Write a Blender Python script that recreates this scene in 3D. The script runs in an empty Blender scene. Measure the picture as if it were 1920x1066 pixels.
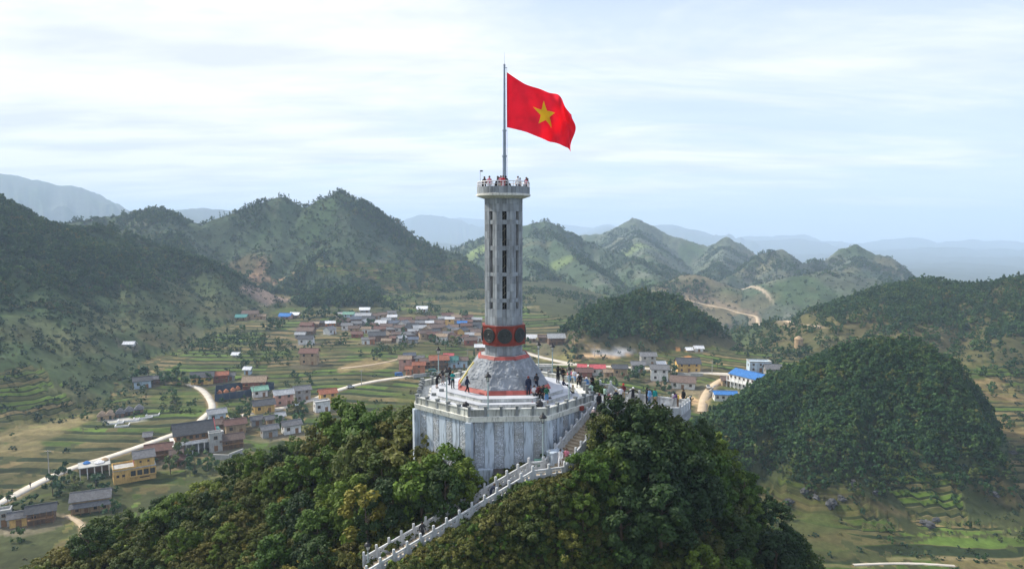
import bpy, bmesh, math, random
import numpy as np
from mathutils import Vector, Matrix
random.seed(7)
RNG = np.random.default_rng(7)
R = math.radians
S = bpy.context.scene
COL = S.collection

HAZE = 2.0e-4
# ---------------------------------------------------------------- camera, sky, sun, exposure
PITCH = R(4.6)
cam = bpy.data.cameras.new('camera'); camo = bpy.data.objects.new('camera', cam); COL.objects.link(camo)
cam.lens = 24; cam.sensor_width = 36; cam.clip_end = 60000; cam.clip_start = 0.5
camo.location = (0, 0, 0); camo.rotation_euler = (R(90) - PITCH, 0, 0)
S.camera = camo
SUN_EL, SUN_AZ = 42.0, -68.0           # azimuth from +Y towards +X: the sun stands to the left, a little ahead
w = bpy.data.worlds.new('World'); S.world = w; w.use_nodes = True
nt = w.node_tree; nt.nodes.clear()
def N(nt, t, **k):
    n = nt.nodes.new(t)
    for a, b in k.items():
        if hasattr(n, a): setattr(n, a, b)
    return n
def L(nt, a, b): nt.links.new(a, b)
sky = N(nt, 'ShaderNodeTexSky', sky_type='NISHITA', sun_disc=False)
sky.sun_elevation = R(SUN_EL); sky.sun_rotation = R(SUN_AZ); sky.altitude = 1400; sky.air_density = 1.0; sky.dust_density = 1.5
bg1 = N(nt, 'ShaderNodeBackground'); bg1.inputs[1].default_value = 0.05
L(nt, sky.outputs[0], bg1.inputs[0])
bg2 = N(nt, 'ShaderNodeBackground'); bg2.inputs[1].default_value = 1.08
tc = N(nt, 'ShaderNodeTexCoord')
sep = N(nt, 'ShaderNodeSeparateXYZ'); L(nt, tc.outputs['Generated'], sep.inputs[0])
# project the view direction on a flat cloud layer: x/(z+c), y/(z+c)
mz = N(nt, 'ShaderNodeMath', operation='MAXIMUM'); L(nt, sep.outputs[2], mz.inputs[0]); mz.inputs[1].default_value = 0.0
az = N(nt, 'ShaderNodeMath', operation='ADD'); L(nt, mz.outputs[0], az.inputs[0]); az.inputs[1].default_value = 0.09
dx = N(nt, 'ShaderNodeMath', operation='DIVIDE'); L(nt, sep.outputs[0], dx.inputs[0]); L(nt, az.outputs[0], dx.inputs[1])
dy = N(nt, 'ShaderNodeMath', operation='DIVIDE'); L(nt, sep.outputs[1], dy.inputs[0]); L(nt, az.outputs[0], dy.inputs[1])
cmb = N(nt, 'ShaderNodeCombineXYZ'); L(nt, dx.outputs[0], cmb.inputs[0]); L(nt, dy.outputs[0], cmb.inputs[1])
mp = N(nt, 'ShaderNodeMapping'); L(nt, cmb.outputs[0], mp.inputs[0])
mp.inputs['Rotation'].default_value = (0, 0, R(-22)); mp.inputs['Scale'].default_value = (0.42, 0.85, 1); mp.inputs['Location'].default_value = (3.1, 1.7, 0)
n1 = N(nt, 'ShaderNodeTexNoise'); L(nt, mp.outputs[0], n1.inputs['Vector'])
n1.inputs['Scale'].default_value = 1.0; n1.inputs['Detail'].default_value = 12; n1.inputs['Roughness'].default_value = 0.62; n1.inputs['Distortion'].default_value = 0.5
# clearer towards the right (east), overcast to the left
azr = N(nt, 'ShaderNodeMath', operation='MULTIPLY'); L(nt, sep.outputs[0], azr.inputs[0]); azr.inputs[1].default_value = -0.22
sm = N(nt, 'ShaderNodeMath', operation='ADD'); L(nt, n1.outputs[0], sm.inputs[0]); L(nt, azr.outputs[0], sm.inputs[1])
cr = N(nt, 'ShaderNodeValToRGB'); L(nt, sm.outputs[0], cr.inputs[0])
cr.color_ramp.elements[0].position = 0.36; cr.color_ramp.elements[0].color = (0.20, 0.20, 0.20, 1)
cr.color_ramp.elements[1].position = 0.57; cr.color_ramp.elements[1].color = (1, 1, 1, 1)
n2 = N(nt, 'ShaderNodeTexNoise'); L(nt, mp.outputs[0], n2.inputs['Vector']); n2.inputs['Scale'].default_value = 2.1; n2.inputs['Detail'].default_value = 9
cc = N(nt, 'ShaderNodeValToRGB'); L(nt, n2.outputs[0], cc.inputs[0])
cc.color_ramp.elements[0].position = 0.36; cc.color_ramp.elements[0].color = (0.66, 0.70, 0.77, 1)
cc.color_ramp.elements[1].position = 0.58; cc.color_ramp.elements[1].color = (0.865, 0.875, 0.89, 1)
L(nt, cc.outputs[0], bg2.inputs[0])
bgb = N(nt, 'ShaderNodeBackground'); bgb.inputs[0].default_value = (0.50, 0.58, 0.84, 1); bgb.inputs[1].default_value = 0.86
adds = N(nt, 'ShaderNodeAddShader'); L(nt, bg1.outputs[0], adds.inputs[0]); L(nt, bgb.outputs[0], adds.inputs[1])
mixs = N(nt, 'ShaderNodeMixShader'); L(nt, cr.outputs[0], mixs.inputs[0]); L(nt, adds.outputs[0], mixs.inputs[1]); L(nt, bg2.outputs[0], mixs.inputs[2])
wo = N(nt, 'ShaderNodeOutputWorld'); L(nt, mixs.outputs[0], wo.inputs[0])
sl = bpy.data.lights.new('sun', 'SUN'); sl.energy = 5.0; sl.angle = R(4); sl.color = (1.0, 0.93, 0.82)
so = bpy.data.objects.new('sun', sl); COL.objects.link(so)
sd = Vector((math.sin(R(SUN_AZ)) * math.cos(R(SUN_EL)), math.cos(R(SUN_AZ)) * math.cos(R(SUN_EL)), math.sin(R(SUN_EL))))
so.rotation_euler = sd.to_track_quat('Z', 'Y').to_euler(); so.location = (-200, 60, 300)
S.view_settings.view_transform = 'Standard'; S.view_settings.look = 'None'; S.view_settings.exposure = 0.34; S.view_settings.gamma = 1.0
S.view_settings.use_curve_mapping = False
S.cycles.use_denoising = True
S.cycles.volume_bounces = 5; S.cycles.max_bounces = 8; S.cycles.diffuse_bounces = 3; S.cycles.transparent_max_bounces = 8

# ---------------------------------------------------------------- helpers
CP, SP = math.cos(PITCH), math.sin(PITCH)
def ray(u, v):
    a = (533 - v) / 1280.0
    d = np.array([(u - 960) / 1280.0, CP + a * SP, -SP + a * CP]); return d / d[1]
def at(u, v, Y): d = ray(u, v) * Y; return (float(d[0]), float(d[1]), float(d[2]))
def atz(u, v, z): d = ray(u, v); return tuple(float(q) for q in d * (z / d[2]))

def tag(o, label=None, cat=None, group=None, kind=None):
    if label: o['label'] = label
    if cat: o['category'] = cat
    if group: o['group'] = group
    if kind: o['kind'] = kind
    return o
def empty(name, loc, rz=0, label=None, cat=None, group=None):
    o = bpy.data.objects.new(name, None); COL.objects.link(o); o.location = loc; o.rotation_euler = (0, 0, rz); o.empty_display_size = .2
    return tag(o, label, cat, group)
def link(name, me, parent=None, loc=None, rot=None, m=None):
    o = bpy.data.objects.new(name, me); COL.objects.link(o)
    if parent: o.parent = parent
    if loc is not None: o.location = loc
    if rot is not None: o.rotation_euler = rot
    if m is not None and not me.materials: me.materials.append(m)
    return o
def copy_tree(o, parent=None):
    c = o.copy(); COL.objects.link(c)
    if parent: c.parent = parent
    for ch in o.children: copy_tree(ch, c)
    return c

class MB:
    def __init__(s): s.v = []; s.f = []; s.t = []
    def add(s, vs, fs, tint=.5):
        b = len(s.v); s.v += [tuple(x) for x in vs]; s.f += [tuple(i + b for i in f) for f in fs]; s.t += [tint] * len(vs); return s
    def box(s, c, size, rz=0, tint=.5, taper=1.0):
        x, y, z = size[0] / 2, size[1] / 2, size[2] / 2; cs, sn = math.cos(rz), math.sin(rz); vs = []
        for dz in (-1, 1):
            k = taper if dz > 0 else 1
            for (a, b) in ((-1, -1), (1, -1), (1, 1), (-1, 1)):
                px, py = a * x * k, b * y * k
                vs.append((c[0] + px * cs - py * sn, c[1] + px * sn + py * cs, c[2] + dz * z))
        return s.add(vs, [(0, 3, 2, 1), (4, 5, 6, 7), (0, 1, 5, 4), (1, 2, 6, 5), (2, 3, 7, 6), (3, 0, 4, 7)], tint)
    def hexa(s, bot, top, tint=.5):
        n = len(bot); return s.add(list(bot) + list(top), [tuple(range(n - 1, -1, -1)), tuple(range(n, 2 * n))] + [(i, (i + 1) % n, n + (i + 1) % n, n + i) for i in range(n)], tint)
    def lathe(s, prof, c=(0, 0, 0), n=12, tint=.5, cap=True, ph=0):
        vs = []; fs = []
        for (r, z) in prof:
            for i in range(n):
                a = 2 * math.pi * i / n + ph; vs.append((c[0] + r * math.cos(a), c[1] + r * math.sin(a), c[2] + z))
        for j in range(len(prof) - 1):
            for i in range(n): fs.append((j * n + i, j * n + (i + 1) % n, (j + 1) * n + (i + 1) % n, (j + 1) * n + i))
        if cap: fs.append(tuple(range(n - 1, -1, -1))); fs.append(tuple((len(prof) - 1) * n + i for i in range(n)))
        return s.add(vs, fs, tint)
    def tube(s, a, b, r0, r1=None, n=8, tint=.5):
        r1 = r0 if r1 is None else r1; a = Vector(a); b = Vector(b); d = (b - a)
        if d.length < 1e-6: return s
        q = d.to_track_quat('Z', 'Y'); vs = []
        for (p, r) in ((a, r0), (b, r1)):
            for i in range(n):
                t = 2 * math.pi * i / n; vs.append(tuple(p + q @ Vector((r * math.cos(t), r * math.sin(t), 0))))
        return s.add(vs, [tuple(range(n - 1, -1, -1)), tuple(range(n, 2 * n))] + [(i, (i + 1) % n, n + (i + 1) % n, n + i) for i in range(n)], tint)
    def mesh(s, name, m=None, smooth=False):
        me = bpy.data.meshes.new(name); me.from_pydata(s.v, [], s.f); me.update()
        a = me.attributes.new('tint', 'FLOAT', 'POINT'); a.data.foreach_set('value', np.array(s.t, dtype=np.float32))
        if m: me.materials.append(m)
        if smooth: me.shade_smooth()
        return me
    def build(s, name, m, parent=None, loc=None, rz=None, smooth=False):
        o = link(name, s.mesh(name, m, smooth), parent, loc)
        if rz is not None: o.rotation_euler = (0, 0, rz)
        return o

def npmesh(name, V, F, attrs=None, m=None, smooth=False):
    """V (n,3), F (m,k) with k = 3 or 4"""
    me = bpy.data.meshes.new(name); k = F.shape[1]
    me.vertices.add(len(V)); me.vertices.foreach_set('co', np.ascontiguousarray(V, dtype=np.float32).ravel())
    me.loops.add(F.size); me.loops.foreach_set('vertex_index', np.ascontiguousarray(F, dtype=np.int32).ravel())
    me.polygons.add(len(F)); me.polygons.foreach_set('loop_start', np.arange(0, F.size, k, dtype=np.int32))
    me.polygons.foreach_set('loop_total', np.full(len(F), k, dtype=np.int32))
    if smooth: me.polygons.foreach_set('use_smooth', np.ones(len(F), dtype=bool))
    me.update(calc_edges=True)
    for an, (ty, arr) in (attrs or {}).items():
        a = me.attributes.new(an, ty, 'POINT')
        a.data.foreach_set({'FLOAT': 'value', 'FLOAT_COLOR': 'color', 'FLOAT_VECTOR': 'vector', 'INT': 'value'}[ty], np.ascontiguousarray(arr).ravel())
    if m: me.materials.append(m)
    return me

# ---------------------------------------------------------------- materials
def mix(nt, f, a, b, blend='MIX'):
    n = N(nt, 'ShaderNodeMix', data_type='RGBA', blend_type=blend)
    for sck, val in ((n.inputs[0], f), (n.inputs[6], a), (n.inputs[7], b)):
        if hasattr(val, 'links'): L(nt, val, sck)
        elif isinstance(val, (int, float)): sck.default_value = val
        else: sck.default_value = tuple(val) + (1,) if len(val) == 3 else val
    return n.outputs[2]
def ramp(nt, fac, stops):
    n = N(nt, 'ShaderNodeValToRGB'); L(nt, fac, n.inputs[0]); e = n.color_ramp.elements
    while len(e) < len(stops): e.new(.5)
    for i, (p, c) in enumerate(stops):
        e[i].position = p; e[i].color = (c, c, c, 1) if isinstance(c, (int, float)) else tuple(c) + (1,)
    return n.outputs[0]
def noise(nt, vec, sc, det=4, rough=.55, out=0):
    n = N(nt, 'ShaderNodeTexNoise'); n.inputs['Scale'].default_value = sc; n.inputs['Detail'].default_value = det; n.inputs['Roughness'].default_value = rough
    if vec is not None: L(nt, vec, n.inputs['Vector'])
    return n.outputs[out]
MATS = {}
def new(name, rough=.8, spec=.3):
    m = bpy.data.materials.new(name); m.use_nodes = True; nt = m.node_tree; b = nt.nodes['Principled BSDF']
    b.inputs['Roughness'].default_value = rough; b.inputs['Specular IOR Level'].default_value = spec; MATS[name] = m
    return m, nt, b
def bump(nt, b, h, dist=.05, st=.6):
    n = N(nt, 'ShaderNodeBump'); n.inputs['Distance'].default_value = dist; n.inputs['Strength'].default_value = st; L(nt, h, n.inputs['Height']); L(nt, n.outputs[0], b.inputs['Normal'])
def obc(nt): return N(nt, 'ShaderNodeTexCoord').outputs['Object']
def simple(name, c, rough=.8, var=.25, sc=1.5, bumpd=.01, spec=.3, metal=0, tint=0.0, stain=0.0, emis=None):
    m, nt, b = new(name, rough, spec); v = obc(nt)
    n = noise(nt, v, sc, 6); dark = tuple(x * (1 - var) for x in c); lite = tuple(min(1, x * (1 + var)) for x in c)
    col = ramp(nt, n, [(.3, dark), (.7, lite)])
    if tint:
        a = N(nt, 'ShaderNodeAttribute', attribute_name='tint')
        col = mix(nt, 1.0, col, ramp(nt, a.outputs['Fac'], [(0, 1 - tint), (1, 1 + tint)]), 'MULTIPLY')
    if stain:
        mp = N(nt, 'ShaderNodeMapping'); L(nt, v, mp.inputs[0]); mp.inputs['Scale'].default_value = (2.6, 2.6, .35)
        s = noise(nt, mp.outputs[0], 1.4, 8, .65); f = ramp(nt, s, [(.50, 0.0), (.66, stain)])
        col = mix(nt, f, col, tuple(x * .22 for x in c))
    L(nt, col, b.inputs['Base Color']); b.inputs['Metallic'].default_value = metal
    if bumpd: bump(nt, b, noise(nt, v, sc * 8, 5), bumpd)
    return m
M = MATS
simple('concrete', (.40, .41, .42), .85, .25, .8, .01, stain=.8)
simple('clad_stone', (.26, .285, .305), .75, .16, .7, .006, tint=.22, stain=.5)
simple('white_render', (.46, .53, .60), .85, .14, .6, .008, stain=.75)
simple('cornice_stone', (.66, .66, .60), .85, .16, .7, .008, stain=.6)
simple('parapet_stone', (.40, .41, .37), .85, .22, .9, .01, stain=1.0, tint=.3)
simple('post_stone', (.20, .215, .215), .8, .3, 2, .01, stain=.4)
simple('rail_stone', (.50, .52, .53), .8, .2, 1.5, .01, stain=.6, tint=.15)
simple('tier_stone', (.50, .51, .48), .75, .16, 1.0, .006, tint=.25, stain=.45)
simple('marble_floor', (.44, .46, .49), .55, .12, .5, .004, tint=.2, stain=.15)
simple('dark_floor', (.27, .28, .29), .7, .25, 1.2, .006, tint=.25)
simple('stair_stone', (.34, .28, .20), .9, .25, 2.2, .01, tint=.3)
simple('red_trim', (.34, .08, .065), .6, .3, .6, .006, tint=.3)
simple('red_band', (.21, .036, .024), .55, .2, 1.5, .006)
simple('bronze', (.045, .05, .05), .5, .3, 3, .01, metal=.4)
simple('strip_yellow', (.62, .52, .18), .7, .2, 1, .005, stain=.5)
simple('dark_opening', (.012, .013, .015), .3, .2, 1, 0)
simple('interior_steel', (.30, .27, .2), .6, .3, 3, 0)
simple('white_metal', (.70, .70, .72), .5, .1, 1, 0)
simple('black_iron', (.018, .018, .02), .45, .3, 3, 0)
simple('pole_paint', (.30, .38, .38), .5, .15, 2, 0)
simple('steel_pole', (.22, .27, .33), .4, .2, 1.2, 0, metal=.3)
simple('lamp_glass', (.62, .64, .60), .15, .15, 3, 0, spec=.6)
simple('rock_dark', (.07, .072, .075), .95, .45, .8, .06)
simple('rubble_wall', (.14, .13, .12), .95, .45, 1.2, .08)
simple('timber', (.22, .12, .055), .8, .3, 2.5, .01)
simple('glass_dark', (.03, .035, .04), .15, .3, 1, 0, spec=.6)
simple('soil', (.42, .25, .13), .95, .3, .3, .05)
simple('tyre', (.02, .02, .02), .8, .2, 4, 0)
simple('plastic_black', (.02, .02, .024), .5, .2, 4, 0)
simple('skin', (.42, .24, .16), .6, .08, 5, 0)
simple('wood_pole', (.33, .32, .30), .8, .2, 2, 0)
# rubble panels: stones with joints
m, nt, b = new('rubble_panel', .9); v = obc(nt)
vo = N(nt, 'ShaderNodeTexVoronoi', feature='F1'); vo.inputs['Scale'].default_value = 5.5; L(nt, v, vo.inputs['Vector'])
ve = N(nt, 'ShaderNodeTexVoronoi', feature='DISTANCE_TO_EDGE'); ve.inputs['Scale'].default_value = 5.5; L(nt, v, ve.inputs['Vector'])
sepc = N(nt, 'ShaderNodeSeparateColor'); L(nt, vo.outputs['Color'], sepc.inputs[0])
c1 = ramp(nt, sepc.outputs[0], [(0, (.40, .45, .50)), (.5, (.52, .58, .65)), (1, (.66, .72, .80))])
c1 = mix(nt, ramp(nt, ve.outputs['Distance'], [(.0, .9), (.06, 0.0)]), c1, (.13, .14, .15))
c1 = mix(nt, ramp(nt, noise(nt, v, .7, 5), [(.42, 0.0), (.7, .45)]), c1, (.30, .26, .18))
L(nt, c1, b.inputs['Base Color']); bump(nt, b, ramp(nt, ve.outputs['Distance'], [(0, 0.0), (.2, 1.0)]), .06, .9)
# sculpted relief
m, nt, b = new('relief_stone', .8); v = obc(nt)
n_ = noise(nt, v, .7, 6); c1 = ramp(nt, n_, [(.3, (.155, .17, .185)), (.7, (.29, .31, .335))])
at_ = N(nt, 'ShaderNodeAttribute', attribute_name='tint')
c1 = mix(nt, 1.0, c1, ramp(nt, at_.outputs['Fac'], [(0, .78), (.5, .98), (1, 1.18)]), 'MULTIPLY')
L(nt, c1, b.inputs['Base Color']); bump(nt, b, noise(nt, v, 9, 6), .03, .7)
# cloth that takes each garment's own colour
m, nt, b = new('garment', .85); oi = N(nt, 'ShaderNodeObjectInfo'); v = obc(nt)
L(nt, mix(nt, 1.0, oi.outputs['Color'], ramp(nt, noise(nt, v, 6, 3), [(.3, .75), (.7, 1.15)]), 'MULTIPLY'), b.inputs['Base Color'])
# flag cloth
def cloth(name, c):
    m, nt, b = new(name, .75, .2); v = obc(nt)
    col = mix(nt, 1.0, c, ramp(nt, noise(nt, v, .8, 4), [(.3, .88), (.7, 1.1)]), 'MULTIPLY'); L(nt, col, b.inputs['Base Color'])
    tr = N(nt, 'ShaderNodeBsdfTranslucent'); L(nt, col, tr.inputs[0]); ms = N(nt, 'ShaderNodeMixShader'); ms.inputs[0].default_value = .45
    L(nt, b.outputs[0], ms.inputs[1]); L(nt, tr.outputs[0], ms.inputs[2]); L(nt, ms.outputs[0], nt.nodes['Material Output'].inputs[0]); return m
cloth('flag_red', (1.0, .018, .06)); cloth('flag_yellow', (1.0, .86, .02))
# roofs and walls
def roofmat(name, c, rows=3.2):
    m, nt, b = new(name, .85); v = obc(nt)
    wv = N(nt, 'ShaderNodeTexWave', wave_type='BANDS', bands_direction='X'); wv.inputs['Scale'].default_value = rows; wv.inputs['Distortion'].default_value = .4; L(nt, v, wv.inputs['Vector'])
    oi = N(nt, 'ShaderNodeObjectInfo')
    col = ramp(nt, noise(nt, v, 1.1, 8, .7), [(.28, tuple(x * .55 for x in c)), (.5, c), (.75, tuple(min(1, x * 1.45) for x in c))])
    col = mix(nt, 1.0, col, ramp(nt, oi.outputs['Random'], [(0, .8), (1, 1.2)]), 'MULTIPLY')
    col = mix(nt, ramp(nt, wv.outputs['Fac'], [(.0, .35), (.4, 0.0)]), col, tuple(x * .5 for x in c))
    L(nt, col, b.inputs['Base Color']); bump(nt, b, wv.outputs['Fac'], .06, .8); return m
ROOF = {'grey': (.17, .17, .175), 'dark grey': (.075, .078, .085), 'brown': (.15, .105, .085), 'reddish brown': (.17, .09, .07), 'orange red': (.31, .11, .06),
        'white': (.72, .73, .74), 'teal': (.08, .24, .22), 'blue': (.05, .20, .52), 'pink red': (.48, .09, .10), 'tan': (.30, .22, .15), 'pale grey': (.36, .37, .38), 'slate blue': (.12, .14, .18), 'green': (.20, .38, .28)}
for k, c in ROOF.items(): roofmat('roof_' + k, c)
WALL = {'tan': (.38, .27, .16), 'grey': (.30, .30, .29), 'white': (.66, .66, .64), 'yellow': (.62, .40, .13), 'brown': (.16, .10, .065), 'orange': (.42, .17, .08), 'red brown': (.26, .08, .05), 'pale blue': (.42, .52, .60), 'concrete': (.38, .38, .36), 'dark blue': (.03, .05, .085), 'salmon': (.48, .28, .22)}
for k, c in WALL.items(): simple('wall_' + k, c, .9, .22, .5, .01, stain=.5)
# ground
m, nt, b = new('ground', .95, .1); v = N(nt, 'ShaderNodeNewGeometry').outputs['Position']
ca = N(nt, 'ShaderNodeAttribute', attribute_name='col')
lv = N(nt, 'ShaderNodeAttribute', attribute_name='lvl').outputs['Fac']; fd = N(nt, 'ShaderNodeAttribute', attribute_name='fld').outputs['Fac']
fr_ = N(nt, 'ShaderNodeMath', operation='FRACT'); L(nt, lv, fr_.inputs[0]); fl_ = N(nt, 'ShaderNodeMath', operation='FLOOR'); L(nt, lv, fl_.inputs[0])
mpv = N(nt, 'ShaderNodeMapping'); L(nt, v, mpv.inputs[0]); mpv.inputs['Scale'].default_value = (.022, .012, 0)
vc_ = N(nt, 'ShaderNodeTexVoronoi', feature='F1'); vc_.inputs['Scale'].default_value = 1.0; vc_.inputs['Randomness'].default_value = .9; L(nt, mpv.outputs[0], vc_.inputs['Vector'])
cw = N(nt, 'ShaderNodeCombineXYZ'); L(nt, fl_.outputs[0], cw.inputs[0]); L(nt, N(nt, 'ShaderNodeSeparateColor').inputs[0], vc_.outputs['Color']) if False else None
sc_ = N(nt, 'ShaderNodeSeparateColor'); L(nt, vc_.outputs['Color'], sc_.inputs[0]); L(nt, sc_.outputs[0], cw.inputs[1]); L(nt, sc_.outputs[1], cw.inputs[2])
wn = N(nt, 'ShaderNodeTexWhiteNoise', noise_dimensions='3D'); L(nt, cw.outputs[0], wn.inputs['Vector'])
field = ramp(nt, wn.outputs['Value'], [(.0, (.050, .080, .016)), (.14, (.075, .120, .022)), (.28, (.10, .085, .035)), (.42, (.055, .062, .022)), (.56, (.155, .120, .055)), (.70, (.065, .10, .02)), (.84, (.085, .078, .032)), (1, (.19, .145, .07))])
field_r = field.node.color_ramp; field_r.interpolation = 'CONSTANT'
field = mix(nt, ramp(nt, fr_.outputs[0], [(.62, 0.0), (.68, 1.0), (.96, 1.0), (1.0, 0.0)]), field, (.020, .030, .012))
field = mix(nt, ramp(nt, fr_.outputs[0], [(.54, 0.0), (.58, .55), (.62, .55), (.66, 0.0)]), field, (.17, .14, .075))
f1 = noise(nt, v, .35, 8, .7); f2 = noise(nt, v, .045, 8, .65); f3 = noise(nt, v, 1.6, 4, .7)
col = mix(nt, fd, ca.outputs['Color'], field); col = mix(nt, 1.0, col, ramp(nt, f1, [(.3, .68), (.5, 1.0), (.72, 1.4)]), 'MULTIPLY')
col = mix(nt, 1.0, col, ramp(nt, f2, [(.32, .65), (.68, 1.35)]), 'MULTIPLY')
col = mix(nt, ramp(nt, f3, [(.58, 0.0), (.75, .45)]), col, (.035, .045, .018))
L(nt, col, b.inputs['Base Color']); bump(nt, b, f1, .25, .5)
simple('road_concrete', (.50, .46, .39), .9, .22, .25, .01)
simple('dirt_road', (.42, .33, .22), .95, .2, .2, .02)
# foliage
def leafmat(name, cols, tr=.22):
    m, nt, b = new(name, .65, .25); oi = N(nt, 'ShaderNodeObjectInfo'); a = N(nt, 'ShaderNodeAttribute', attribute_name='tint')
    col = ramp(nt, oi.outputs['Random'], cols)
    pos = N(nt, 'ShaderNodeNewGeometry').outputs['Position']
    col = mix(nt, 1.0, col, ramp(nt, a.outputs['Fac'], [(0, (.50, .55, .5)), (.5, (1, 1, 1)), (1, (1.65, 1.7, 1.15))]), 'MULTIPLY')
    col = mix(nt, 1.0, col, ramp(nt, noise(nt, pos, .05, 4), [(.35, (.75, .82, .8)), (.65, (1.35, 1.2, 1.05))]), 'MULTIPLY')
    L(nt, col, b.inputs['Base Color']); t = N(nt, 'ShaderNodeBsdfTranslucent'); L(nt, col, t.inputs[0]); ms = N(nt, 'ShaderNodeMixShader'); ms.inputs[0].default_value = tr
    L(nt, b.outputs[0], ms.inputs[1]); L(nt, t.outputs[0], ms.inputs[2]); L(nt, ms.outputs[0], nt.nodes['Material Output'].inputs[0]); return m
leafmat('leaf_dark', [(0, (.018, .042, .012)), (.5, (.030, .062, .015)), (1, (.048, .082, .018))])
leafmat('leaf_mid', [(0, (.042, .092, .012)), (.5, (.066, .122, .016)), (1, (.10, .145, .020))])
leafmat('leaf_olive', [(0, (.046, .072, .014)), (.5, (.070, .088, .018)), (1, (.10, .098, .024))])
leafmat('leaf_yellow', [(0, (.13, .125, .02)), (.5, (.17, .14, .02)), (1, (.13, .14, .025))])
leafmat('leaf_forest', [(0, (.020, .064, .024)), (.5, (.032, .084, .026)), (.85, (.050, .104, .026)), (.95, (.072, .108, .026)), (1, (.10, .108, .030))])
leafmat('leaf_scrub', [(0, (.015, .048, .030)), (.5, (.026, .062, .032)), (.85, (.06, .078, .034)), (1, (.10, .09, .045))])
simple('bark', (.10, .075, .05), .95, .3, 3, .02)
# ---------------------------------------------------------------- terrain
TAB = RNG.random((256, 256)).astype(np.float32)
def vn(x, y, s=0):
    xi = np.floor(x).astype(np.int64); yi = np.floor(y).astype(np.int64); fx = x - xi; fy = y - yi
    fx = fx * fx * (3 - 2 * fx); fy = fy * fy * (3 - 2 * fy); a = (xi + 37 * s) & 255; c = (yi + 91 * s) & 255; a1 = (a + 1) & 255; c1 = (c + 1) & 255
    return (TAB[a, c] * (1 - fx) + TAB[a1, c] * fx) * (1 - fy) + (TAB[a, c1] * (1 - fx) + TAB[a1, c1] * fx) * fy
def fbm(x, y, o=4, s=0):
    r = 0; am = 1; t = 0
    for i in range(o): r = r + am * vn(x * 2 ** i, y * 2 ** i, s + i); t += am; am *= .5
    return r / t * 2 - 1
def sst(a, b, x): t = np.clip((x - a) / (b - a), 0, 1); return t * t * (3 - 2 * t)
def PX(pts, th): return [(lambda p: (p[0], p[1], p[2] - th))(at(*q)) for q in pts]
TX, TY = -0.94, 75.0
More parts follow.
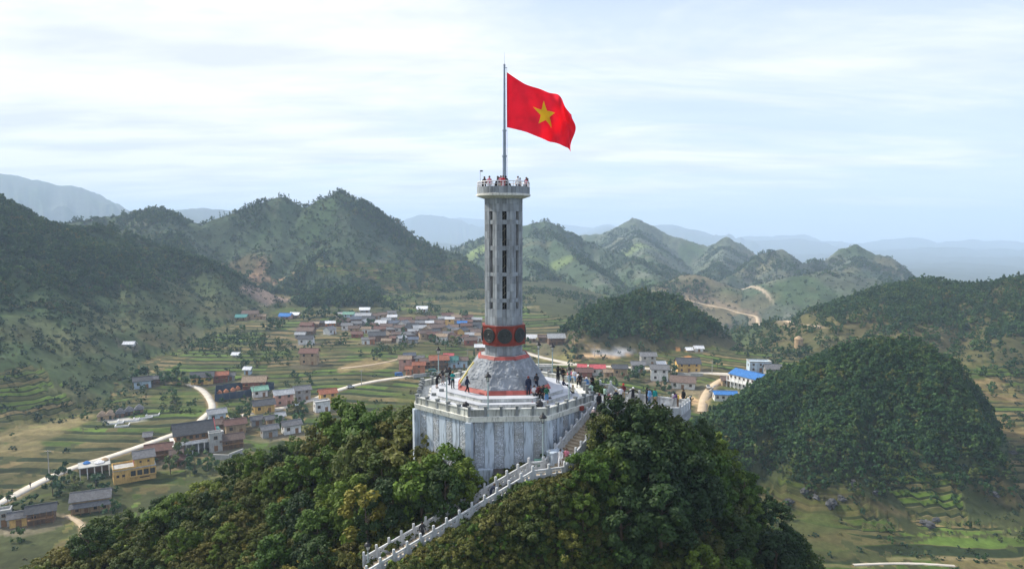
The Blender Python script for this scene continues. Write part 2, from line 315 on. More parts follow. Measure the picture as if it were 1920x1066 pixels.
HILLS = [  # points, slope, rounding, key
 ([(-54, 62, -40), (-48, 71, -37), (-41, 75, -35), (-35, 78, -33), (-26, 80, -29), (-17, 82, -26.5), (-10, 78, -24.6), (0, 76, -23.6), (8, 72, -23.2), (13, 71, -23.8), (17, 73, -25.0), (20, 74, -27.0)], .62, 3.5, 'tower'),
 (PX([(1345, 775, 232), (1450, 722, 245), (1560, 668, 250), (1640, 636, 255), (1700, 632, 260), (1760, 660, 262), (1795, 705, 255)], 4), .82, 12, 'right'),
 (PX([(1440, 668, 400), (1490, 645, 420), (1560, 612, 430), (1640, 568, 450), (1700, 533, 480), (1745, 518, 500), (1800, 528, 500), (1870, 530, 480), (1920, 518, 460), (2150, 480, 440)], 4), .42, 18, 'rback'),
 (PX([(1085, 612, 425), (1130, 584, 430), (1160, 560, 440), (1200, 549, 445), (1240, 552, 445), (1280, 580, 440), (1300, 608, 435), (1345, 648, 425), (1395, 692, 400)], 4), .72, 14, 'cone'),
 (PX([(-250, 310, 480), (-60, 345, 500), (0, 372, 520), (28, 412, 530), (50, 426, 540), (130, 430, 560), (200, 420, 600), (250, 437, 620), (300, 456, 620), (390, 486, 620), (430, 526, 610), (455, 552, 600), (480, 582, 590)], 4), .85, 7, 'left'),
 (PX([(0, 440, 900), (150, 412, 900), (230, 398, 900), (300, 390, 880), (340, 414, 860), (380, 418, 860), (440, 398, 880), (490, 378, 900), (530, 366, 900), (575, 388, 900), (610, 364, 900), (640, 357, 900), (668, 373, 900), (690, 402, 900), (730, 437, 890), (800, 458, 860), (850, 473, 840), (880, 498, 830), (905, 527, 820), (960, 562, 780), (1010, 587, 760), (1055, 610, 740)], 2), .8, 6, 'big'),
 (PX([(540, 585, 640), (570, 562, 640), (600, 546, 640), (660, 541, 640), (700, 563, 635), (740, 582, 625)], 5), .5, 12, 'mound'),
 (PX([(800, 478, 1450), (850, 467, 1400), (900, 447, 1350), (960, 427, 1300), (1000, 415, 1300), (1022, 411, 1300), (1045, 420, 1300), (1080, 446, 1280), (1130, 461, 1250), (1180, 481, 1200), (1230, 496, 1150), (1280, 513, 1100), (1310, 535, 1000)], 2), .8, 7, 'mid'),
 (PX([(1020, 446, 2100), (1060, 441, 2000), (1130, 437, 1900), (1165, 420, 1850), (1187, 408, 1850), (1215, 421, 1850), (1250, 441, 1800), (1290, 453, 1750), (1330, 463, 1700), (1362, 444, 1650), (1385, 457, 1650), (1425, 483, 1600), (1450, 500, 1600)], 0), .85, 8, 'midb'),
 (PX([(1335, 535, 1120), (1375, 512, 1160), (1410, 490, 1200), (1440, 470, 1200), (1468, 466, 1200), (1510, 492, 1200), (1545, 487, 1250), (1580, 463, 1250), (1605, 457, 1250), (1640, 474, 1230), (1665, 480, 1200), (1688, 510, 1150), (1705, 550, 1080)], 1), .9, 7, 'twin'),
 (PX([(1250, 560, 900), (1285, 520, 930), (1300, 514, 940), (1330, 535, 920), (1370, 560, 880)], 1), .42, 18, 'spur'),
 (PX([(1480, 520, 900), (1560, 503, 900), (1620, 520, 880)], 1), .40, 18, 'twin'),
 (PX([(-700, 322, 3500), (-200, 322, 3700), (0, 326, 3800), (60, 336, 3800), (130, 361, 3800), (220, 390, 3800), (300, 398, 3800), (345, 394, 4200), (392, 388, 4600), (430, 396, 4600), (520, 420, 4600)], 0), .42, 60, 'far'),
 (PX([(660, 425, 8000), (720, 413, 8000), (770, 409, 8000), (800, 400, 8000), (830, 405, 8000), (850, 418, 8000), (900, 424, 8000)], 0), .4, 60, 'far'),
 (PX([(800, 412, 10500), (860, 407, 10500), (920, 412, 10500), (1000, 425, 10500), (1050, 420, 10500), (1120, 428, 10500), (1137, 420, 10500), (1150, 430, 6500)], 0), .4, 60, 'far'),
 (PX([(1190, 432, 7500), (1230, 421, 7500), (1260, 420, 7500), (1300, 430, 7500), (1350, 442, 7500), (1420, 450, 7500), (1500, 445, 7500)], 0), .3, 60, 'far'),
 (PX([(1400, 442, 9500), (1450, 438, 9500), (1475, 441, 9500), (1500, 438, 9500), (1540, 450, 9500), (1570, 452, 9500), (1600, 458, 9500), (1650, 462, 9500)], 0), .4, 60, 'far'),
 (PX([(1560, 458, 9000), (1640, 450, 9000), (1710, 443, 9000), (1760, 452, 9000), (1830, 448, 9000), (1920, 452, 9000), (2300, 440, 9000)], 0), .4, 90, 'far'),
 (PX([(1610, 472, 6500), (1700, 464, 6500), (1780, 462, 6500), (1850, 467, 6500), (1890, 464, 6500), (1960, 468, 6500), (2300, 455, 6500)], 0), .3, 60, 'far'),
]
SPURS = [([(1466, 486, 1180), (1490, 540, 1020), (1470, 600, 880), (1430, 655, 740)], .62, 'twin'), ([(1605, 476, 1220), (1600, 530, 1020), (1570, 590, 880)], .62, 'twin'), ([(1300, 516, 940), (1330, 590, 830), (1385, 650, 720)], .42, 'spur'),
 ([(1187, 426, 1800), (1200, 450, 1500), (1230, 500, 1150)], .65, 'midb'), ([(1362, 462, 1600), (1350, 490, 1350), (1310, 530, 1100)], .65, 'midb'), ([(1022, 428, 1270), (1060, 470, 1080), (1120, 520, 920), (1180, 560, 800)], .62, 'mid'), ([(1010, 430, 1270), (990, 490, 1000), (1010, 560, 820)], .62, 'mid'), ([(1180, 482, 1200), (1230, 520, 1000), (1250, 560, 860)], .62, 'mid'),
 ([(640, 372, 885), (655, 430, 830), (645, 500, 770), (625, 545, 720)], .60, 'big'), ([(530, 380, 885), (520, 440, 840), (490, 500, 780), (450, 520, 740)], .60, 'big'), ([(800, 459, 860), (815, 520, 790), (800, 565, 730)], .60, 'big'), ([(700, 411, 900), (740, 480, 820), (735, 540, 740)], .62, 'big'), ([(300, 390, 880), (330, 450, 780), (360, 490, 700)], .6, 'big'), ([(900, 524, 820), (930, 570, 740), (920, 595, 690)], .55, 'big'),
 ([(0, 390, 515), (50, 480, 460), (90, 565, 400), (110, 640, 350)], .55, 'left'), ([(130, 445, 555), (150, 520, 490), (165, 600, 420)], .55, 'left'), ([(200, 432, 595), (240, 500, 530), (250, 570, 460), (230, 620, 410)], .52, 'left'), ([(390, 488, 620), (400, 540, 560), (380, 590, 500)], .55, 'left'), ([(-60, 362, 495), (-40, 520, 400), (0, 650, 320)], .5, 'left'),
 ([(1745, 518, 500), (1720, 590, 420), (1640, 640, 370)], .5, 'rback'), ([(1870, 530, 480), (1880, 600, 400), (1850, 660, 340)], .5, 'rback'), ([(1600, 590, 440), (1530, 640, 400), (1470, 670, 370)], .5, 'rback'), ([(1670, 634, 258), (1600, 720, 235), (1540, 800, 215)], .85, 'right'), ([(1700, 634, 260), (1740, 740, 235), (1740, 830, 212)], .85, 'right')]
HILLS += [(PX(p, 4 if k_ in ('left', 'rback', 'right') else 1), s_, 7 if k_ in ('left', 'rback', 'right') else 10, k_) for p, s_, k_ in SPURS]
KEYS = ['valley'] + [h[3] for h in HILLS]
def height(X, Y):
    D = np.sqrt(X * X + Y * Y)
    nx = fbm(X / 55, Y / 55, 4, 3); ny = fbm(X / 55, Y / 55, 4, 9)
    fx = fbm(X / 300, Y / 300, 5, 13); fy = fbm(X / 300, Y / 300, 5, 23)
    near = sst(130, 240, D); far = sst(1400, 3000, D)
    Xw = X + nx * (1.0 + 4 * near) + fx * 60 * far; Yw = Y + ny * (1.0 + 8 * near) + fy * 120 * far
    kn = 1 + near * (.16 * fbm(X / 38, Y / 38, 3, 5) + .24 * fbm(X / 130, Y / 130, 3, 7)) + far * .4 * fx
    base = -80 + 1.5 * fbm(X / 170, Y / 170, 3, 31) - 85 * sst(385, 450, Y) * sst(118, 170, X) - 60 * sst(900, 2200, D)
    base = base - 6 + 17 * sst(150, 600, Y) * (1 - sst(20, 160, X)) + 18 * sst(140, 430, Y) * (1 - sst(440, 640, Y)) * sst(20, 160, X)
    base = base + 40 * far * fx
    kt = 1 + 1.15 * sst(15, 24, X + (Y - 74) * .0)
    h = base.copy(); hid = np.zeros(X.shape, dtype=np.int8)
    for i, (P, k, w_, key) in enumerate(HILLS):
        P = np.array(P)
        xmn, xmx, ymn, ymx = P[:, 0].min(), P[:, 0].max(), P[:, 1].min(), P[:, 1].max()
        ext = (P[:, 2].max() + 330) / k + 60
        msk = (X > xmn - ext) & (X < xmx + ext) & (Y > ymn - ext) & (Y < ymx + ext)
        if not msk.any(): continue
        r = ridge_k(Xw[msk], Yw[msk], P, k * (kt[msk] if key == 'tower' else kn[msk] * (1 + 2.0 * sst(154, 178, X[msk])) if key == 'right' else kn[msk]), w_)
        hb = h[msk]; s = 5.0
        hh = np.clip(.5 + .5 * (r - hb) / s, 0, 1); sm_ = hb * (1 - hh) + r * hh + s * hh * (1 - hh) * .5
        idm = hid[msk]; idm[r > hb] = i + 1; hid[msk] = idm; h[msk] = sm_
    hm = np.where(hid > 0, 1.0, .10)
    h = h + hm * (near * 1.2 * fbm(X / 14, Y / 14, 3, 41) + sst(300, 900, D) * 2.5 * fbm(X / 30, Y / 30, 4, 43)) + far * 10 * fbm(X / 90, Y / 90, 4, 47)
    return h, hid
def ridge_k(X, Y, P, k, w):
    h = np.full(X.shape, -1e4)
    for i in range(len(P) - 1):
        ax, ay, az_ = P[i]; bx, by, bz = P[i + 1]; vx, vy = bx - ax, by - ay; l2 = vx * vx + vy * vy
        t = np.clip(((X - ax) * vx + (Y - ay) * vy) / l2, 0, 1); d2 = (X - ax - t * vx) ** 2 + (Y - ay - t * vy) ** 2
        np.maximum(h, az_ + t * (bz - az_) - k * (np.sqrt(d2 + w * w) - w), out=h)
    return h
def geo(a, b, st): n = int(math.log(b / a) / st); return list(a * (b / a) ** (np.arange(n) / n))
RR = np.array(list(np.linspace(1, 40, 20)[:-1]) + list(np.arange(40, 125, .7)) + geo(125, 850, .0075) + geo(850, 3000, .011) + geo(3000, 13500, .025) + [13500])
AZ = np.concatenate([np.linspace(-44, 44, 1050), np.linspace(44, 316, 100)[1:]]) * math.pi / 180
GR, GA = np.meshgrid(RR, AZ, indexing='ij'); GX = GR * np.sin(GA); GY = GR * np.cos(GA)
GZ, GID = height(GX, GY)
GZ[:, -1] = GZ[:, 0]
KEYA = np.array(KEYS)[GID]
# terraces on the valley floor and lower slopes (not on the tower hill)
D_ = GR
terr = ((KEYA == 'valley') | ((KEYA == 'left') & (GZ < -52)) | ((KEYA == 'big') & (GZ < -38)) | ((KEYA == 'rback') & (GZ < -62)) | ((KEYA == 'right') & (GZ < -74))) & (D_ > 120) & (D_ < 900)
dzr = np.gradient(GZ, axis=0) / np.gradient(GR, axis=0); dza = np.gradient(GZ, axis=1) / (np.gradient(GA, axis=1) * GR + 1e-6)
terr &= (np.abs(dza) < .9 * np.abs(dzr) + .004)
stp = np.where(KEYA == 'valley', .46, 1.5)
tl = GZ / stp + .35 * fbm(GX / 60, GY / 60, 2, 61); tf = np.floor(tl); fr = tl - tf
GZ0 = GZ.copy()
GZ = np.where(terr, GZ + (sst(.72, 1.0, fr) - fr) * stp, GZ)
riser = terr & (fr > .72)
# flat top for the flag platform surroundings
def zlook(Zg, x, y):
    x = np.asarray(x, float); y = np.asarray(y, float); r = np.sqrt(x * x + y * y); a = np.arctan2(x, y); a = np.where(a < AZ[0], a + 2 * math.pi, a)
    i = np.clip(np.searchsorted(RR, r) - 1, 0, len(RR) - 2); j = np.clip(np.searchsorted(AZ, a) - 1, 0, len(AZ) - 2)
    fi = np.clip((r - RR[i]) / (RR[i + 1] - RR[i]), 0, 1); fj = np.clip((a - AZ[j]) / (AZ[j + 1] - AZ[j]), 0, 1)
    return (Zg[i, j] * (1 - fi) + Zg[i + 1, j] * fi) * (1 - fj) + (Zg[i, j + 1] * (1 - fi) + Zg[i + 1, j + 1] * fi) * fj
TT = np.concatenate([np.linspace(40, 200, 400), np.array(geo(200, 2600, .004))])
def hit(u, v, ymin=125):
    d = ray(u, v); T = TT[TT > ymin]; x = d[0] * T; y = d[1] * T; z = d[2] * T; g = zlook(GZ, x, y); bl = np.where(z <= g)[0]
    if len(bl) == 0: t = 600.0
    else:
        i = bl[0]; t = T[i]
        if i > 0:
            a = (z[i - 1] - g[i - 1]); c = (g[i] - z[i]); t = T[i - 1] + (T[i] - T[i - 1]) * a / (a + c + 1e-9)
    return (float(d[0] * t), float(t))
def gz(x, y): return float(zlook(GZ, x, y))
def flatten(x, y, r, z=None, soft=1.7):
    global GZ
    z = gz(x, y) if z is None else z
    d = np.hypot(GX - x, GY - y); k = 1 - sst(r, r * soft + 2, d); msk = k > 0
    GZ[msk] = GZ[msk] * (1 - k[msk]) + z * k[msk]; return z
def press(pl, wd, soft, dz):
    best = np.full(GX.shape, 1e9); bz = np.zeros(GX.shape)
    for a, b in zip(pl[:-1], pl[1:]):
        ax, ay, az_ = a; bx, by, bb = b; vx, vy = bx - ax, by - ay; t = np.clip(((GX - ax) * vx + (GY - ay) * vy) / (vx * vx + vy * vy), 0, 1); d = np.hypot(GX - ax - t * vx, GY - ay - t * vy)
        m_ = d < best; best[m_] = d[m_]; bz[m_] = (az_ + t * (bb - az_))[m_]
    k = 1 - sst(wd, soft, best); k[GY < 10] = 0; GZ[:] = GZ * (1 - k) + (bz - dz) * k
press([(3.2, 62.4, -22.9), (2.0, 61.9, -22.9), (-12.6, 56.4, -29.5), (-24, 52.2, -34.6)], 3.0, 9, .30)
press([(9.9, 70.3, -20.2), (7, 66.5, -21.2), (3.4, 62.2, -22.9)], 2.0, 6, .5); press([(11.5, 74, -21.6), (15, 72.5, -22.8)], 2.5, 8, 0)
# colours of the ground
C = np.zeros(GX.shape + (3,), dtype=np.float32)
def setc(mask, c, f=1.0):
    k = (mask.astype(np.float32) * f)[..., None]; C[:] = C * (1 - k) + np.array(c, dtype=np.float32) * k
C[:] = (.045, .052, .020)
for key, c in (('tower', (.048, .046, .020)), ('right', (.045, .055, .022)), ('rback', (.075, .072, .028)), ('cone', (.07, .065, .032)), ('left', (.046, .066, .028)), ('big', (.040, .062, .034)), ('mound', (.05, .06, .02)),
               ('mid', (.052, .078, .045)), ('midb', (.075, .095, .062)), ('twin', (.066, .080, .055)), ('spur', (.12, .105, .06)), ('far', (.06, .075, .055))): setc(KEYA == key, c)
# green patches and bare patches at large scale
g = fbm(GX / 90, GY / 90, 4, 71); hillm = (KEYA != 'valley') & (D_ > 300)
setc(hillm, (.040, .070, .028), sst(.02, .35, g) * .8)
g2 = fbm(GX / 50, GY / 50, 4, 75); setc(hillm & (GZ < -20) & (KEYA != 'cone'), (.12, .10, .05), sst(.12, .45, g2) * .4)
# pale bare rock streaks, by noise, over the twin peaks and other mountains
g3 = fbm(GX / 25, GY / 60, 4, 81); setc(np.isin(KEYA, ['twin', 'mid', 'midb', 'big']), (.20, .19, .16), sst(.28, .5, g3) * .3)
PAL = np.array([(.085, .12, .022), (.11, .16, .025), (.19, .145, .060), (.15, .12, .045), (.08, .09, .025), (.27, .20, .09), (.06, .075, .022), (.15, .18, .035), (.12, .095, .04)], dtype=np.float32)
cell = (np.floor(GX / 60 + 1.4 * fbm(GX / 80, GY / 80, 2, 91)) * 7 + tf * 13 + np.floor(GY / 110) * 29).astype(np.int64)
hsh = ((cell * 2654435761) >> 7) & 1023; fieldc = PAL[hsh % len(PAL)] * (.36 + .52 * ((hsh * 37) % 101) / 100.0)[..., None].astype(np.float32)
fm = terr & (((KEYA == 'valley') & (GZ < -55)) | (vn(GX / 60, GY / 60, 95) > .45))
kk = (fm * 1.0 )[..., None]; C[:] = C * (1 - kk) + fieldc * kk
scr = sst(.15, .4, fbm(GX / 45, GY / 45, 4, 99)); setc(fm, (.05, .065, .022), scr * .35)
FLD = np.clip(fm * (1 - scr * .6), 0, 1).astype(np.float32)
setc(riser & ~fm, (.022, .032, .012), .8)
def patch(pts_, c, f=1.0, soft=.3, n=77):
    global FLD
    """a field, a cut or painted sunlight in one colour, as an ellipse through ground points"""
    for (u, v, du, dv) in pts_:
        x, y = hit(u, v); x1, y1 = hit(u + du, v); rx = max(abs(x1 - x), 1); ya = hit(u, v - dv)[1]; yb = hit(u, v + dv)[1]; ry = max((ya - yb) / 2, 1)
        d = np.sqrt(((GX - x) / rx) ** 2 + ((GY - y) / ry) ** 2) + .25 * fbm(GX / (rx * .5), GY / (ry * .5), 3, n); k_ = (1 - sst(1 - soft, 1 + soft * .3, d)) * f; setc(d < 1.3, c, k_); FLD = FLD * (1 - np.where(d < 1.3, k_, 0) * .75)
patch([(695, 683, 45, 14), (650, 690, 20, 10)], (.20, .15, .07))
patch([(60, 812, 70, 26), (130, 790, 45, 18), (35, 838, 50, 14)], (.17, .14, .065))
patch([(330, 745, 60, 14), (350, 765, 40, 8), (500, 718, 25, 6), (400, 770, 40, 12)], (.06, .095, .02), .9)
patch([(510, 527, 40, 5), (470, 530, 25, 4), (455, 540, 18, 5)], (.36, .23, .14), .8)
patch([(525, 562, 20, 14), (505, 548, 26, 5)], (.27, .19, .15), .8)
patch([(450, 500, 50, 20)], (.13, .095, .05), .6)
patch([(1120, 668, 70, 4)], (.50, .34, .19)); patch([(1150, 662, 45, 6)], (.32, .32, .32))
patch([(1293, 672, 10, 6), (1270, 658, 8, 3)], (.52, .24, .08))
patch([(1080, 640, 20, 6), (1110, 650, 20, 4)], (.30, .22, .12), .7)
patch([(1290, 750, 22, 10), (1270, 742, 14, 6)], (.45, .30, .16)); patch([(1368, 737, 26, 5)], (.50, .46, .40))
patch([(440, 780, 28, 8)], (.50, .30, .14)); patch([(230, 788, 50, 6)], (.42, .40, .36))
patch([(1870, 740, 60, 22), (1880, 800, 40, 30)], (.19, .13, .06), .8); patch([(1860, 715, 50, 8)], (.26, .19, .09), .9)
patch([(1470, 985, 120, 22), (1540, 1030, 60, 20)], (.05, .065, .02), .8); patch([(1650, 950, 60, 10), (1900, 930, 50, 20)], (.11, .085, .04), .7)
patch([(1400, 515, 45, 14), (1440, 495, 30, 12)], (.20, .19, .11), .7); patch([(1395, 541, 40, 2)], (.45, .36, .26), .8)  # first patch paints the sunlit left flank of the twin peaks paler
patch([(1020, 428, 22, 14)], (.30, .28, .24), .7); patch([(900, 470, 40, 12)], (.17, .22, .07), .8)
patch([(1040, 500, 60, 10), (1180, 470, 60, 10)], (.13, .17, .06), .7)
patch([(290, 640, 60, 14), (500, 650, 120, 8)], (.13, .10, .05), .5)
patch([(800, 670, 60, 8), (560, 665, 60, 6), (700, 655, 70, 5)], (.06, .10, .02), .7)
patch([(1040, 672, 40, 8)], (.22, .20, .08), .9)

# roads: ribbons that follow a smoothed bed cut into the ground
ROADS = [
 ('road', 'road_concrete', 3.7, [(-60, 970), (0, 942), (60, 911), (130, 876), (205, 856), (262, 836), (330, 812), (375, 797), (450, 778), (500, 770), (545, 762), (600, 744), (640, 728), (700, 714), (757, 706), (800, 700)]),
 ('road', 'road_concrete', 3.0, [(352, 719), (372, 725), (388, 738), (396, 752), (401, 768), (380, 782), (368, 792), (369, 800)]),
 ('road', 'road_concrete', 4.0, [(900, 645), (960, 653), (985, 660), (1010, 668), (1050, 677), (1090, 685), (1140, 687), (1200, 689), (1260, 693), (1320, 699), (1382, 701)]),
 ('road', 'dirt_road', 4.0, [(1382, 701), (1355, 710), (1336, 722), (1324, 738), (1318, 752), (1316, 772)]),
 ('road', 'road_concrete', 3.0, [(975, 683), (1020, 682), (1080, 684)]),
 ('road', 'dirt_road', 2.6, [(640, 690), (680, 686), (720, 680), (752, 672)]),
 ('road', 'dirt_road', 5.0, [(1290, 563), (1320, 570), (1370, 581), (1420, 591), (1480, 602), (1536, 613)]),
 ('path', 'dirt_road', 1.6, [(125, 966), (145, 972), (165, 990), (150, 1010)]),
 ('path', 'road_concrete', .8, [(1600, 1058), (1640, 1054), (1700, 1053), (1745, 1056), (1790, 1060)]),
]
ROADP = []
for (nm, mt, wd, pts) in ROADS:
    P = np.array([hit(u, v) for (u, v) in pts]); seg = np.hypot(*(P[1:] - P[:-1]).T); cum = np.concatenate([[0], np.cumsum(seg)]); n = max(8, int(cum[-1] / 3))
    s = np.linspace(0, cum[-1], n); X_ = np.interp(s, cum, P[:, 0]); Y_ = np.interp(s, cum, P[:, 1])
    for _ in range(6): X_[1:-1] = (X_[:-2] + X_[1:-1] * 2 + X_[2:]) / 4; Y_[1:-1] = (Y_[:-2] + Y_[1:-1] * 2 + Y_[2:]) / 4
    Z_ = zlook(GZ, X_, Y_)
    for _ in range(25): Z_[1:-1] = (Z_[:-2] + Z_[1:-1] * 2 + Z_[2:]) / 4
    # press the bed into the grid
    bx0, bx1, by0, by1 = X_.min() - 15, X_.max() + 15, Y_.min() - 15, Y_.max() + 15
    idx = np.where((GX > bx0) & (GX < bx1) & (GY > by0) & (GY < by1)); gx = GX[idx]; gy = GY[idx]; best = np.full(gx.shape, 1e9); bz = np.zeros(gx.shape)
    for i in range(len(X_)):
        d = np.hypot(gx - X_[i], gy - Y_[i]); mm = d < best; best[mm] = d[mm]; bz[mm] = Z_[i]
    far_ = np.hypot(X_.mean(), Y_.mean()) > 800
    k = 1 - sst(wd * .9 + (6 if far_ else 1.5), wd * .9 + (14 if far_ else 6), best); GZ[idx] = GZ[idx] * (1 - k) + (bz - .12) * k
    cc_ = C[idx]; kc = ((1 - sst(wd * .5, wd * 1.1, best)) * .7)[:, None]; C[idx] = cc_ * (1 - kc) + np.array((.30, .22, .13), dtype=np.float32) * kc
    FLD[idx] = FLD[idx] * (1 - (1 - sst(wd * .5, wd * 1.3, best)))
    ROADP.append((nm, mt, wd, X_, Y_, Z_))
# road across the far slope gets an orange cutting above it
X_, Y_, Z_ = ROADP[6][3:]; 
for i in range(0, len(X_), 2):
    d = np.hypot((GX - X_[i]) / 1.0, (GY - Y_[i] - 14) / 1.6); setc(d < 7, (.26, .19, .13), .20)
